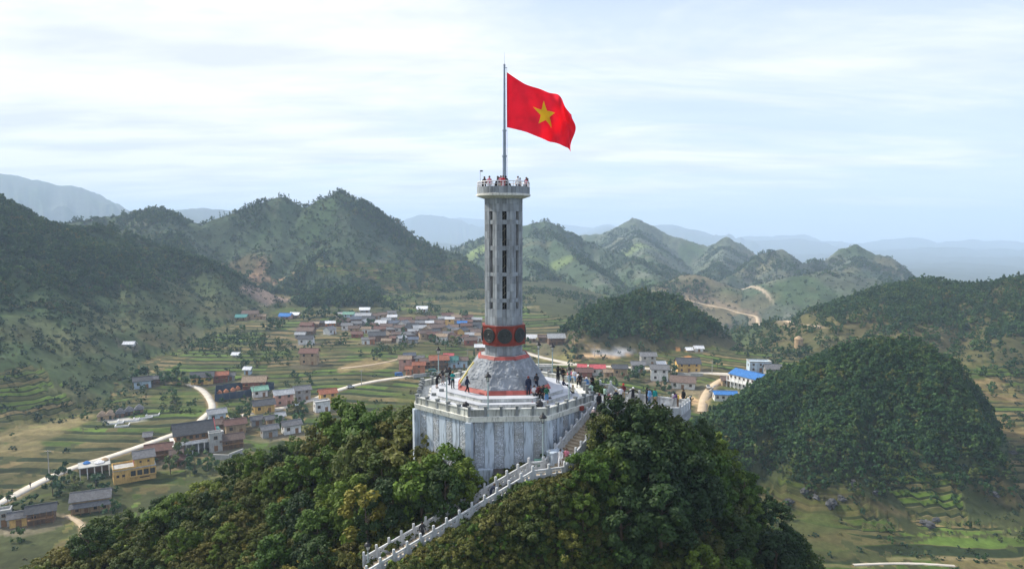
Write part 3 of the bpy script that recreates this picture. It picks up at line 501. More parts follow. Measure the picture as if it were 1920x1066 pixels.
# ---------------------------------------------------------------- houses: u, v of the foot of the front wall, width in photo pixels, storeys, yaw, roof, wall, zone
HOUSES = [
 # far-left hamlet
 (451, 600, 20, 1, 5, 'teal', 'tan', 'h'), (467, 599, 28, 1.6, 8, 'brown', 'tan', 'h'), (489, 599, 15, 1, 10, 'tan', 'tan', 'h'), (534, 598, 22, 1, -8, 'blue', 'salmon', 'h'), (552, 595, 17, 1, -8, 'white', 'tan', 'h'),
 # far village
 (637, 595, 14, 1, 0, 'pale grey', 'white', 'v'), (653, 595, 20, 1, 0, 'green', 'pale blue', 'v'), (588, 613, 17, 1, 5, 'tan', 'brown', 'v'), (601, 611, 16, 1, 5, 'dark grey', 'brown', 'v'), (618, 612, 17, 1, 18, 'white', 'orange', 'v'),
 (574, 616, 23, 1, -6, 'reddish brown', 'red brown', 'v'), (572, 627, 30, 1, -4, 'brown', 'brown', 'v'), (562, 634, 18, 1, 0, 'pale grey', 'grey', 'v'), (572, 646, 27, 1.4, 2, 'dark grey', 'white', 'v'), (616, 627, 20, 1.3, 60, 'grey', 'white', 'v'),
 (683, 586, 18, 1, 5, 'white', 'grey', 'v'), (680, 599, 28, 1, 0, 'pale grey', 'grey', 'v'), (667, 606, 20, 1.3, 5, 'slate blue', 'brown', 'v'), (690, 606, 22, 1.3, 2, 'dark grey', 'brown', 'v'), (701, 598, 19, 1, 8, 'brown', 'grey', 'v'), (716, 597, 16, 1.3, 15, 'brown', 'tan', 'v'),
 (734, 592, 16, 1, 0, 'grey', 'grey', 'v'), (735, 602, 17, 1.3, 0, 'white', 'grey', 'v'), (710, 614, 25, 1.2, 4, 'white', 'salmon', 'v'), (668, 614, 18, 1.2, 6, 'grey', 'grey', 'v'), (738, 613, 19, 1.2, 5, 'slate blue', 'grey', 'v'),
 (760, 606, 22, 1, 0, 'reddish brown', 'tan', 'v'), (768, 611, 20, 1, 10, 'brown', 'grey', 'v'), (757, 614, 17, 1.3, 55, 'grey', 'white', 'v'), (773, 619, 20, 1.2, 15, 'dark grey', 'tan', 'v'), (789, 614, 20, 1.3, 10, 'grey', 'brown', 'v'), (790, 604, 21, 1, 3, 'brown', 'grey', 'v'),
 (807, 603, 20, 1, -5, 'reddish brown', 'grey', 'v'), (816, 609, 18, 1, 0, 'grey', 'grey', 'v'), (824, 613, 22, 1.2, -20, 'brown', 'tan', 'v'), (819, 622, 28, 1.2, 18, 'brown', 'brown', 'v'), (786, 623, 23, 1.2, 12, 'pale grey', 'grey', 'v'),
 (853, 607, 18, 1, 0, 'brown', 'grey', 'v'), (866, 612, 17, 1, 5, 'blue', 'grey', 'v'), (877, 609, 16, 1, 0, 'reddish brown', 'tan', 'v'), (874, 617, 20, 1, 5, 'reddish brown', 'brown', 'v'), (892, 615, 18, 1, 4, 'dark grey', 'grey', 'v'),
 (838, 625, 16, 1.4, 70, 'grey', 'tan', 'v'), (854, 628, 16, 1.4, 20, 'grey', 'tan', 'v'), (868, 631, 17, 1.6, 60, 'dark grey', 'yellow', 'v'), (894, 632, 24, 1.4, 10, 'brown', 'brown', 'v'), (840, 634, 18, 1.2, 0, 'grey', 'grey', 'v'),
 (712, 624, 22, 1.1, 6, 'reddish brown', 'brown', 'v'), (705, 640, 30, 1.5, 14, 'dark grey', 'brown', 'v'), (669, 633, 20, 1, 0, 'reddish brown', 'red brown', 'v'), (686, 645, 15, 1.2, -4, 'grey', 'white', 'v'), (697, 645, 9, 1.6, 10, 'brown', 'orange', 'v'),
 (663, 622, 20, 1, 4, 'brown', 'tan', 'v'), (724, 643, 17, .7, 0, 'tan', 'tan', 'v'), (764, 636, 24, 1.2, 10, 'grey', 'brown', 'v'), (752, 643, 16, 1.3, 40, 'pale grey', 'grey', 'v'), (774, 643, 18, 1, 8, 'slate blue', 'grey', 'v'), (796, 636, 23, 1.6, 24, 'brown', 'tan', 'v'),
 (813, 630, 20, 1.2, 20, 'dark grey', 'brown', 'v'), (882, 647, 23, 1.3, 12, 'brown', 'red brown', 'v'), (900, 640, 18, 1.6, 0, 'tan', 'white', 'v'), (901, 662, 20, 1.5, 0, 'white', 'tan', 'v'), (733, 624, 16, 1, 4, 'grey', 'brown', 'v'), (742, 633, 16, 1, 10, 'brown', 'grey', 'v'),
 (774, 628, 18, 1, 6, 'pale grey', 'grey', 'v'), (648, 606, 16, 1, 3, 'brown', 'brown', 'v'), (805, 614, 14, 1.4, 8, 'white', 'tan', 'v'), (843, 614, 16, 2.4, 0, 'white', 'yellow', 'v'), (791, 585, 19, 1.2, 0, 'white', 'white', 'x'),
 # cluster by the road left of the tower
 (767, 677, 20, 1.3, 14, 'slate blue', 'red brown', 'r'), (759, 696, 22, 2.6, 0, 'tan', 'salmon', 'r'), (766, 704, 10, 1.8, 0, 'orange red', 'orange', 'r'), (785, 700, 22, 1.8, 4, 'orange red', 'orange', 'r'), (801, 690, 26, 1.4, 4, 'brown', 'brown', 'r'),
 (822, 692, 34, 2, 10, 'orange red', 'brown', 'r'), (786, 677, 16, 1, 0, 'grey', 'grey', 'r'), (844, 690, 26, 1.8, 10, 'teal', 'pale blue', 'r'), (864, 688, 24, 1.6, 5, 'brown', 'pale blue', 'r'), (841, 673, 16, 1, 0, 'pink red', 'white', 'r'),
 # middle of the fields
 (578, 684, 32, 2.6, 0, 'reddish brown', 'tan', 'f'),
 # left cluster along the road
 (263, 728, 33, 1.5, 28, 'dark grey', 'pale blue', 'l'), (293, 719, 18, 1.4, 26, 'grey', 'brown', 'l'), (375, 721, 44, 1.5, 18, 'dark grey', 'yellow', 'l'), (411, 716, 28, 1.5, 22, 'orange red', 'red brown', 'l'), (431, 712, 14, 1.3, 15, 'grey', 'grey', 'l'),
 (474, 730, 46, 1.5, 10, 'tan', 'red brown', 'l'), (484, 744, 30, 1.3, 30, 'green', 'white', 'l'), (490, 774, 42, 1.4, 30, 'dark grey', 'yellow', 'l'), (528, 760, 38, 2, 30, 'pale grey', 'salmon', 'l'), (564, 751, 32, 2, 30, 'grey', 'grey', 'l'),
 (612, 758, 34, 2, 28, 'orange red', 'yellow', 'l'), (601, 772, 32, 1.6, 30, 'flat', 'white', 'l'), (403, 790, 34, 1.4, 30, 'pale grey', 'pale blue', 'l'), (398, 812, 36, 1.4, 28, 'brown', 'brown', 'l'), (437, 814, 40, 1.6, 30, 'reddish brown', 'tan', 'l'),
 (430, 840, 44, 1.3, 30, 'brown', 'brown', 'l'), (401, 846, 26, 3, 30, 'flat', 'concrete', 'l'), (292, 862, 50, 1.4, 26, 'reddish brown', 'brown', 'l'), (327, 862, 22, 1.2, 30, 'brown', 'tan', 'l'), (332, 874, 18, 1.2, 30, 'reddish brown', 'tan', 'l'),
 (478, 798, 22, 1.3, 35, 'grey', 'grey', 'l'), (503, 798, 16, 1.4, 35, 'grey', 'tan', 'l'), (502, 820, 32, 1.3, 35, 'grey', 'grey', 'l'), (543, 813, 36, 1.4, 35, 'grey', 'white', 'l'), (523, 788, 16, 1, 30, 'pale grey', 'concrete', 'l'),
 (463, 702, 13, 1.4, 0, 'white', 'pale blue', 'l'), (441, 668, 13, .6, 0, 'white', 'white', 'l'), (274, 824, 13, .8, 20, 'grey', 'brown', 'l'), (70, 982, 50, 1.4, 28, 'dark grey', 'brown', 'l'), (30, 988, 34, 1.4, 28, 'grey', 'yellow', 'l'),
 (2, 988, 24, 2, 28, 'flat', 'concrete', 'l'), (240, 648, 20, .5, 5, 'white', 'white', 'l'),
 # right cluster
 (996, 640, 20, 1.1, 0, 'white', 'tan', 'q'), (1019, 642, 19, 1.3, 0, 'brown', 'brown', 'q'), (1043, 646, 31, 1.6, 6, 'pale grey', 'brown', 'q'), (1022, 699, 28, 1.2, 0, 'flat', 'concrete', 'q'), (1096, 707, 30, 1.1, 0, 'reddish brown', 'red brown', 'q'),
 (1092, 694, 14, 1, -10, 'pink red', 'brown', 'q'), (1121, 703, 26, 1.5, 0, 'pink red', 'white', 'q'), (1140, 706, 14, 1.3, 0, 'tan', 'tan', 'q'), (1163, 706, 26, 1.7, 0, 'dark grey', 'tan', 'q'), (1197, 698, 24, 1.6, 0, 'grey', 'grey', 'q'), (1216, 685, 28, 2, 0, 'grey', 'concrete', 'q'),
 (1238, 714, 32, 2.3, -8, 'grey', 'white', 'q'), (1292, 698, 42, 1.8, 0, 'dark grey', 'yellow', 'q'), (1311, 659, 15, 1, 0, 'white', 'white', 'q'), (1293, 659, 10, .6, 0, 'white', 'tan', 'q'), (1284, 729, 44, 1.3, -18, 'brown', 'white', 'q'),
 (1427, 697, 40, 1.8, -4, 'flat', 'pale blue', 'q'), (1455, 704, 34, 1.3, -4, 'grey', 'grey', 'q'), (1368, 722, 26, 1, -4, 'brown', 'tan', 'q'), (1240, 684, 14, .5, 0, 'white', 'white', 'q'),
 (1467, 545, 0, 0, 0, '', '', 'skip'),
]
SPECIAL = {'yellow': (230, 905), 'stilt': (350, 850), 'two_tier': (157, 964), 'school': (1412, 735), 'wing': (1362, 752), 'kiln': (1497, 650), 'porch': (166, 896), 'compound': (458, 748)}
rv = random.Random(21); have = [(h[0], h[1]) for h in HOUSES]
for it in range(900):
    v_ = rv.uniform(597, 641); u_ = rv.uniform(640, 895)
    if u_ < 700 and v_ > 625 or (v_ < 604 and 745 < u_ < 800): continue
    if any(abs(u_ - a) < 12 and abs(v_ - b) < 5.5 for a, b in have): continue
    have.append((u_, v_)); HOUSES.append((u_, v_, rv.uniform(15, 22), rv.choice([1, 1, 1.2, 1.4]), rv.choice([-12, 0, 5, 10, 18, 75]), rv.choice(['grey', 'brown', 'brown', 'dark grey', 'grey', 'tan', 'pale grey', 'reddish brown']), rv.choice(['brown', 'grey', 'tan', 'tan', 'white', 'concrete']), 'v'))
    if len(have) > 190: break
HPOS = []
for h in HOUSES:
    if h[7] == 'skip': continue
    x, y = hit(h[0], h[1]); dist = math.hypot(x, y); wm = h[2] / 1280 * y * (.88 if h[7] == 'l' else 1.0); HPOS.append((h, x, y, wm))
SPOS = {k: hit(*p) for k, p in SPECIAL.items()}
HZ = []
for (h, x, y, wm) in HPOS: HZ.append(flatten(x, y + wm * .3, wm * .55, z=gz(x, y)))
SZ = {}
for k, r_ in (('yellow', 10), ('stilt', 10), ('two_tier', 8), ('school', 13), ('wing', 7), ('kiln', 2), ('porch', 6)):
    x, y = SPOS[k]; SZ[k] = flatten(x, y + r_ * .6, r_, z=gz(x, y))
# bare earth yards round the houses
for (h, x, y, wm) in HPOS:
    d = np.hypot(GX - x, GY - y); FLD = FLD * sst(wm * .7, wm * 1.3, d); setc(d < wm * 1.2, (.17, .14, .10), .45 if vn(np.array(x * .3), np.array(y * .3), 3) > .45 else .15)

# ---------------------------------------------------------------- the ground as one sheet, the roads on it
nr, na = GX.shape
Vv = np.stack([GX, GY, GZ], -1).reshape(-1, 3)
I = np.arange(nr - 1)[:, None] * na + np.arange(na - 1)[None, :]
F = np.stack([I, I + 1, I + na + 1, I + na], -1).reshape(-1, 4)[:, ::-1]
C4 = np.concatenate([C.reshape(-1, 3), np.ones((nr * na, 1), dtype=np.float32)], 1)
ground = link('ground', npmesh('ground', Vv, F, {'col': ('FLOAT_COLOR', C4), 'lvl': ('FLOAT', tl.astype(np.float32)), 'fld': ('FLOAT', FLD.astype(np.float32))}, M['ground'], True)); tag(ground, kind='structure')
for (nm, mt, wd, X_, Y_, Z_) in ROADP:
    n = len(X_); tx = np.gradient(X_); ty = np.gradient(Y_); l = np.hypot(tx, ty); px, py = -ty / l, tx / l
    off = .35 if X_.mean() > 100 and Y_.mean() > 700 else .10
    rows = [np.stack([X_ + px * wd * .5 * k, Y_ + py * wd * .5 * k, Z_ + off + dz], -1) for k, dz in ((-1.02, -1.2), (-1, 0), (0, .04), (1, 0), (1.02, -1.2))]
    V_ = np.stack(rows, 1).reshape(-1, 3); J = np.arange(n - 1)[:, None] * 5 + np.arange(4)[None, :]
    Fq = np.stack([J, J + 1, J + 6, J + 5], -1).reshape(-1, 4)
    tag(link(nm, npmesh(nm, V_, Fq, None, M[mt])), kind='structure')

# ---------------------------------------------------------------- houses
UNIT = {}
def window_mesh():
    if 'w' not in UNIT:
        b = MB()
        for (c, s) in (((0, 0, .55), (1.1, .10, .10)), ((0, 0, -.55), (1.2, .16, .10)), ((-.52, 0, 0), (.08, .1, 1.02)), ((.52, 0, 0), (.08, .1, 1.02)), ((0, 0, 0), (.05, .08, 1.02))): b.box(c, s)
        UNIT['w'] = b.mesh('window_frame', M['timber']); UNIT['p'] = MB().box((0, .01, 0), (.98, .04, 1.02)).mesh('pane', M['glass_dark'])
        UNIT['d'] = MB().box((0, 0, 1.0), (1.1, .12, 2.0)).box((0, -.03, 2.05), (1.3, .12, .12)).box((-.6, -.03, 1), (.1, .12, 2.0)).box((.6, -.03, 1), (.1, .12, 2.0)).mesh('door', M['timber'])
    return UNIT['w'], UNIT['p'], UNIT['d']
def add_window(par, x, y, z, rz=0, s=1.0):
    a, p, d = window_mesh(); o = link('window', a, par, (x, y, z), (0, 0, rz)); o.scale = (s, 1, s); link('pane', p, o)
def add_door(par, x, y, z, rz=0): link('door', window_mesh()[2], par, (x, y, z), (0, 0, rz))
def gable_roof(par, w, d, z, rise, m, ov=.7, th=.16, name='roof', x0=0, y0=0, hip=0):
    b = MB(); W2 = w / 2 + ov; D2 = d / 2 + ov; e = rise * ov / (d / 2)
    hx = W2 - hip
    for s in (-1, 1):
        q = [(x0 - W2, y0 + s * D2, z - e), (x0 + W2, y0 + s * D2, z - e), (x0 + hx, y0, z + rise), (x0 - hx, y0, z + rise)]
        if s < 0: b.hexa(q, [(p[0], p[1], p[2] + th) for p in q])
        else: b.hexa(q[::-1], [(p[0], p[1], p[2] + th) for p in q[::-1]])
    o = b.build(name, m, par)
    c = MB().box((x0, y0, z + rise + th + .03), (2 * hx, .35, .16)).build('ridge_cap', m, o)
    return o
def walls(par, w, d, h, rise, m, found=2.2, x0=0, y0=0, z0=0, name='wall'):
    b = MB(); W2, D2 = w / 2, d / 2
    vs = [(x0 - W2, y0 - D2, z0 - found), (x0 + W2, y0 - D2, z0 - found), (x0 + W2, y0 + D2, z0 - found), (x0 - W2, y0 + D2, z0 - found), (x0 - W2, y0 - D2, z0 + h), (x0 + W2, y0 - D2, z0 + h), (x0 + W2, y0 + D2, z0 + h), (x0 - W2, y0 + D2, z0 + h), (x0 - W2, y0, z0 + h + rise), (x0 + W2, y0, z0 + h + rise)]
    b.add(vs, [(0, 1, 5, 4), (2, 3, 7, 6), (1, 2, 6, 9, 5), (3, 0, 4, 8, 7), (4, 5, 9, 8), (6, 7, 8, 9), (3, 2, 1, 0)]); return b.build(name, m, par)
TEENS = 'thirteenth fourteenth fifteenth sixteenth seventeenth eighteenth nineteenth twentieth twenty-first twenty-second'.split()
ORD = ['first', 'second', 'third', 'fourth', 'fifth', 'sixth', 'seventh', 'eighth', 'ninth', 'tenth', 'eleventh', 'twelfth'] + TEENS
ZN = {'h': 'in the far-left hamlet', 'v': 'in the crowded far village', 'x': 'alone on the slope above the far village', 'r': 'by the roadside left of the tower', 'f': 'alone in the terraced fields', 'l': 'in the left valley', 'q': 'right of the tower'}
from collections import defaultdict
grp = defaultdict(list)
for i, (h, x, y, wm) in enumerate(HPOS): grp[(h[7], h[5], h[6])].append(i)
def lab(i):
    h = HPOS[i][0]; g = sorted(grp[(h[7], h[5], h[6])], key=lambda k: HPOS[k][0][0]); rf = ('flat-topped %s block' % h[6]) if h[5] == 'flat' else '%s-roofed house with %s walls' % (h[5], h[6])
    z = ZN[h[7]]
    if len(g) == 1: return ('small ' if h[3] < 1 else ('tall ' if h[3] > 1.9 else '')) + rf + ' ' + z
    k = g.index(i)
    if len(('a from left of the %s %s' % (rf, z)).split()) > 16: z = z.replace('crowded ', '').replace('by the roadside left of the tower', 'by the road')
    return '%s from left of the %s %s' % (ORD[k], rf.replace('house', 'houses').replace('block', 'blocks'), z)
for i, (h, x, y, wm) in enumerate(HPOS):
    u, v, wp, st, yaw, rf, wl, zn = h; w_ = wm; big = y < 420
    d_ = min(max(w_ * .62, 3.2), 8.5)
    if abs(yaw) > 50: w_, d_ = max(wm * .9, 6), wm * .8
    hh = (2.75 if st >= 1 else 2.6) * st * (1 if wm > 5 else .8)
    o = empty('house' if st >= .75 else 'shed', (x, y + d_ * .5, HZ[i]), R(yaw), lab(i), 'house' if st >= .75 else 'shed', 'houses of the valley villages')
    rise = .30 * d_
    if rf == 'flat':
        MB().box((0, 0, hh / 2 - 1.2), (w_, d_, hh + 2.4)).build('wall', M['wall_' + wl], o); b = MB()
        for (c, s) in (((0, -d_ / 2, 0), (w_ + .3, .25, .6)), ((0, d_ / 2, 0), (w_ + .3, .25, .6)), ((-w_ / 2, 0, 0), (.25, d_ - .3, .6)), ((w_ / 2, 0, 0), (.25, d_ - .3, .6))): b.box((c[0], c[1], hh + .32), s)
        b.build('roof_parapet', M['wall_concrete'], o)
    else:
        walls(o, w_, d_, hh, rise, M['wall_' + wl]); gable_roof(o, w_, d_, hh, rise, M['roof_' + rf], .75 if big else .6)
        if rf in ('white', 'teal', 'blue') and wm > 7: MB().box((0, -d_ / 2 - 1.3, hh * .82), (w_ * .9, 2.2, .12)).build('awning', M['roof_' + rf], o)
    if st >= 1:
        nw = max(1, int(w_ / 3.2)); fl = 2 if st >= 1.8 else 1; fh = hh / fl
        for f_ in range(fl):
            for k in range(nw):
                xx = (k + .5) / nw * w_ - w_ / 2
                if f_ == 0 and k == nw // 2: add_door(o, xx, -d_ / 2 - .03, 0)
                else: add_window(o, xx, -d_ / 2 - .02, f_ * fh + fh * .55, 0, min(1.15, fh / 2.6))
        if big:
            for s_ in (-1, 1): add_window(o, s_ * (w_ / 2 + .02), 0, hh * .62, R(90 * s_))
    if wl in ('brown', 'red brown') and st >= 1.2 and big:
        b = MB().box((0, -d_ / 2 - .75, hh * .5), (w_ * .96, 1.5, .14)).build('balcony', M['timber'], o)
        for k in range(5): MB().box(((k / 4 - .5) * w_ * .94, -d_ / 2 - 1.4, hh * .5), (.14, .14, hh)).build('post', M['timber'], o)
# --- the yellow building at the left with its roof terrace and tiled upper house
x, y = SPOS['yellow']; o = empty('building', (x + 1.5, y + 4.5, SZ['yellow']), R(33), 'two-storey yellow building with flat terrace and grey-roofed upper room, beside the pale road', 'building')
MB().box((0, 0, 1.6), (15, 8.5, 7.6)).build('wall', M['wall_yellow'], o)
MB().box((0, 0, 5.5), (15.4, 8.9, .25)).build('terrace_slab', M['wall_concrete'], o)
b = MB()
for (c, s) in (((-3.6, -4.25, 6.0), (8.2, .2, .75)), ((-7.5, 0, 6.0), (.2, 8.3, .75)), ((-3.6, 4.25, 6.0), (8.2, .2, .75))): b.box(c, s)
b.build('parapet', M['wall_yellow'], o)
walls(o, 7.2, 7.4, 3.6, 1.9, M['wall_yellow'], 0, 3.6, 0, 5.63, 'upper_wall'); gable_roof(o, 7.2, 7.4, 9.2, 1.9, M['roof_grey'], .6, x0=3.6)
MB().box((-.05, 0, 7.2), (.12, 5.8, 2.6)).build('timber_front', M['wall_red brown'], o)
for k in range(4):
    MB().box((-.6 + k * 2.3, -4.45, 3.5), (1.7, .1, 2.1)).build('veranda_opening', M['glass_dark'], o)
for k in range(5): MB().box((-1.75 + k * 2.3, -4.55, 3.6), (.3, .32, 2.8)).build('post', M['wall_yellow'], o)
MB().box((2.8, -4.75, 2.3), (9.6, .7, .3)).build('balcony', M['wall_yellow'], o)
MB().box((3.4, -4.3, 1.35), (3.4, .12, .35)).build('vent_slot', M['glass_dark'], o)
for xx in (-6, -4): add_window(o, xx, -4.28, 3.2, 0, .9)
for yy in (-2, 1.5): add_window(o, -7.53, yy, 3.3, R(-90), 1.0)
for xx in (2.2, 5.0): add_window(o, xx, -3.73, 7.6, 0, .7)
o.scale = (.84, .84, .84)
# --- the open porch on columns
x, y = SPOS['porch']; o = empty('shelter', (x, y + 3.5, SZ['porch']), R(33), 'open concrete shelter on thin columns attached left of the yellow building', 'shelter')
MB().box((0, 0, 4.0), (9.5, 7, .3)).build('roof', M['wall_concrete'], o)
for k in range(5):
    for s_ in (-1, 1): MB().box((-4.3 + k * 2.15, s_ * 3.2, 1.4), (.28, .28, 5.0)).build('post', M['wall_white'], o)
MB().box((0, 3.3, 1.5), (9.2, .2, 4.6)).build('back_wall', M['wall_brown'], o)
for (cx, cy, c, s_) in ((-2.2, 1, 'roof_blue', 1.2), (1.5, -.5, 'roof_white', 1.6), (3.2, 1.5, 'wall_tan', 1.3)):
    t = MB().lathe([(s_ * .9, 0), (s_, .35), (s_ * .5, .8), (.1, 1.0)], n=9).build('tarpaulin_heap', M[c], None, o.matrix_world @ Vector((0, 0, 0)))
    bpy.context.view_layer.update(); t.location = o.matrix_world @ Vector((cx, cy, 4.16))
    tag(t, '%s heap on the flat roof of the open shelter' % {'roof_blue': 'blue tarpaulin', 'roof_white': 'white sheeted', 'wall_tan': 'tan timber-coloured'}[c], 'heap')
# --- the big timber house on concrete columns
x, y = SPOS['stilt']; o = empty('timber_house', (x, y + 5.5, SZ['stilt']), R(-28 + 60), 'large timber house with dark roof, red gable band and white deck on columns', 'house')
gable_roof(o, 14, 8.5, 8.3, 3.2, M['roof_dark grey'], 1.0); walls(o, 14, 8.5, 3.6, 3.2, M['timber'], 0, z0=4.7)
MB().box((0, -1.2, 4.45), (17, 12.5, .45)).build('deck', M['wall_white'], o)
for k in range(8):
    MB().box((-7.9 + k * 2.25, -7.0, 1.3), (.4, .4, 6.0)).build('column', M['wall_white'], o)
    if k < 7: MB().box((-6.7 + k * 2.25, -7.3, 5.1), (.12, .12, 1.0)).build('railing_post', M['wall_white'], o)
MB().box((0, -7.3, 5.62), (16.8, .14, .1)).build('handrail', M['wall_white'], o)
MB().box((0, 1.5, 1.3), (15, 6, 6.0)).build('base_wall', M['wall_concrete'], o)
for k in range(6): add_window(o, -5.8 + k * 2.3, -4.3, 6.4, 0, 1.25)
b = MB(); b.hexa([(8.05, -5.0, 7.7), (8.25, -5.0, 7.7), (8.25, 0, 11.6), (8.05, 0, 11.6)], [(8.05, -5.0, 8.3), (8.25, -5.0, 8.3), (8.25, 0, 12.2), (8.05, 0, 12.2)]); b.hexa([(8.05, 0, 11.6), (8.25, 0, 11.6), (8.25, 5, 7.7), (8.05, 5, 7.7)], [(8.05, 0, 12.2), (8.25, 0, 12.2), (8.25, 5, 8.3), (8.05, 5, 8.3)])
b.build('red_gable_band', M['roof_pink red'], o); MB().box((9.3, 0, 7.0), (2.6, 8.6, .15)).build('awning', M['roof_teal'], o); MB().box((10.2, -2, 2.4), (2.6, 3, 8.4)).build('stair_tower', M['wall_concrete'], o)
o.scale = (.92, .92, .92)
# --- two-tier grey house at the bottom left
x, y = SPOS['two_tier']; o = empty('farmhouse', (x, y + 4.2, SZ['two_tier']), R(24), 'earth-walled farmhouse with two tiers of grey roof, nearest at the lower left', 'house')
walls(o, 12.5, 6.5, 5.0, 1.9, M['wall_tan']); gable_roof(o, 12.5, 6.5, 5.0, 1.9, M['roof_grey'], .8)
b = MB(); q = [(-6.9, -5.6, 2.6), (6.9, -5.6, 2.6), (6.9, -3.3, 3.7), (-6.9, -3.3, 3.7)]; b.hexa(q, [(p[0], p[1], p[2] + .16) for p in q]); b.build('lower_roof', M['roof_grey'], o)
for k in range(5): MB().box((-6 + k * 3, -5.2, .6), (.18, .18, 4.2)).build('post', M['timber'], o)
MB().box((0, -3.6, -.6), (13.6, 4.6, .9)).build('stone_terrace', M['wall_concrete'], o)
for k in range(4): (add_door if k == 1 else add_window)(o, -4.5 + k * 3, -3.3, 0 if k == 1 else 1.4)
o.scale = (.8, .8, .85)
# --- school and its wing
for (k_, wd, dp, st, lb) in (('school', 17, 9.5, 2, 'white school building with bright blue roof below the right hill'), ('wing', 10, 5, 1, 'low white building with blue roof in front of the school yard')):
    x, y = SPOS[k_]; o = empty('school_building', (x + (1 if st == 2 else 0), y + (8 if st == 2 else dp * .5), SZ[k_]), R(-60 if st == 2 else -6), lb, 'school', 'buildings of the school'); hh = 3.2 * st
    walls(o, wd, dp, hh, dp * .2, M['wall_white']); gable_roof(o, wd, dp, hh, dp * .2, M['roof_blue'], .5)
    for f_ in range(st):
        for k in range(int(wd / 2.6)): add_window(o, (k + .5) * 2.6 - wd / 2, -dp / 2 - .02, f_ * 3.2 + 1.8)
        for s_ in (-1, 1):
            for k in range(3 if st == 2 else 1): add_window(o, s_ * (wd / 2 + .02), (k - 1) * 2.6 if st == 2 else 0, f_ * 3.2 + 1.8, R(90 * s_))
    if st == 2:
        MB().box((0, -dp / 2 - .9, 3.1), (wd, 1.8, .2)).build('gallery', M['wall_white'], o)
        for k in range(8): MB().box((-wd / 2 + .2 + k * (wd - .4) / 7, -dp / 2 - 1.6, 2.0), (.3, .3, 6.4)).build('column', M['wall_white'], o)
# --- small round tower on the right ridge
x, y = SPOS['kiln']; o = empty('stone_turret', (x, y, SZ['kiln'] + .5), 0, 'small tan stone turret on the far right hillside', 'turret')
MB().lathe([(2.6, -4), (2.4, 4.2)], n=12).build('wall', M['wall_tan'], o); MB().lathe([(2.7, 4.22), (2.6, 4.7), (1.2, 6.0), (.1, 6.3)], n=12).build('roof', M['wall_tan'], o)
# --- dark blue site fence round the yard
x, y = SPOS['compound']; o = empty('site_fence', (x, y, gz(x, y)), 0, 'dark blue sheet-metal fence around the yard of the tan-roofed house', 'fence')
cor = [hit(403, 752), hit(458, 744), hit(500, 736), hit(514, 728), hit(470, 726), hit(405, 735)]
for i in range(len(cor)):
    a = cor[i]; c = cor[(i + 1) % len(cor)]; n = max(2, int(math.dist(a, c) / 3))
    for k in range(n):
        t0, t1 = k / n, (k + 1) / n; xa, ya = a[0] + (c[0] - a[0]) * t0, a[1] + (c[1] - a[1]) * t0; xb, yb = a[0] + (c[0] - a[0]) * t1, a[1] + (c[1] - a[1]) * t1
        xm, ym = (xa + xb) / 2 - x, (ya + yb) / 2 - y; MB().box((xm, ym, gz(xm + x, ym + y) - o.location.z + 1.2), (math.hypot(xb - xa, yb - ya) - .08, .12, 4.2), math.atan2(yb - ya, xb - xa)).build('sheet_panel', M['wall_dark blue'], o)
for i, (u, v) in enumerate([(412, 738), (424, 736), (437, 733), (446, 730)]):
    x1, y1 = hit(u, v); t = MB().lathe([(1.2, 0), (1.35, .8), (.7, 1.7), (.15, 2.1)], n=8).build('earth_heap', M['wall_orange'], None, (x1, y1, gz(x1, y1) - .1)); tag(t, '%s orange earth heap from the left inside the dark blue fence' % ORD[i], 'heap', 'orange heaps in the fenced yard')
# --- five thatched huts in a row
for i, (u, v) in enumerate([(187, 788), (203, 786), (221, 783), (238, 779), (257, 775)]):
    x1, y1 = hit(u, v); bare = i < 2
    o = empty('hut', (x1, y1 + 1.8, gz(x1, y1)), R(25), '%s hut from the left in the row of five, %s' % (ORD[i], 'bare timber frame roof' if bare else 'grey thatched roof'), 'hut', 'row of five small huts')
    MB().box((0, 0, .6), (3.2, 3.0, 2.6)).build('wall', M['wall_tan' if bare else 'wall_brown'], o)
    MB().lathe([(2.9, 1.8), (1.7, 2.9), (.35, 3.9)], n=4, ph=R(45)).build('roof', M['roof_tan' if bare else 'roof_grey'], o); MB().box((0, -1.55, .7), (.9, .08, 1.6)).build('door', M['glass_dark'], o)
# terrace foundations next to the huts, block walls
for i, (u, v, w_, yw) in enumerate([(215, 795, 6, 20), (240, 790, 8, 22), (268, 785, 7, 24), (285, 780, 5, 18), (228, 800, 5, 20)]):
    x1, y1 = hit(u, v); o = MB().box((0, 0, 0), (w_, .35, .8)).box((w_ / 2, 1.6, 0), (.35, 3.4, .8)).box((-w_ / 2, 1.6, 0), (.35, 3.4, .8)).build('foundation_wall', M['wall_white'], None, (x1, y1, gz(x1, y1) + .3), R(yw)); tag(o, '%s from the left of the low white foundation walls by the five huts' % ORD[[0, 2, 3, 4, 1][i]], 'wall', 'foundations beside the huts')
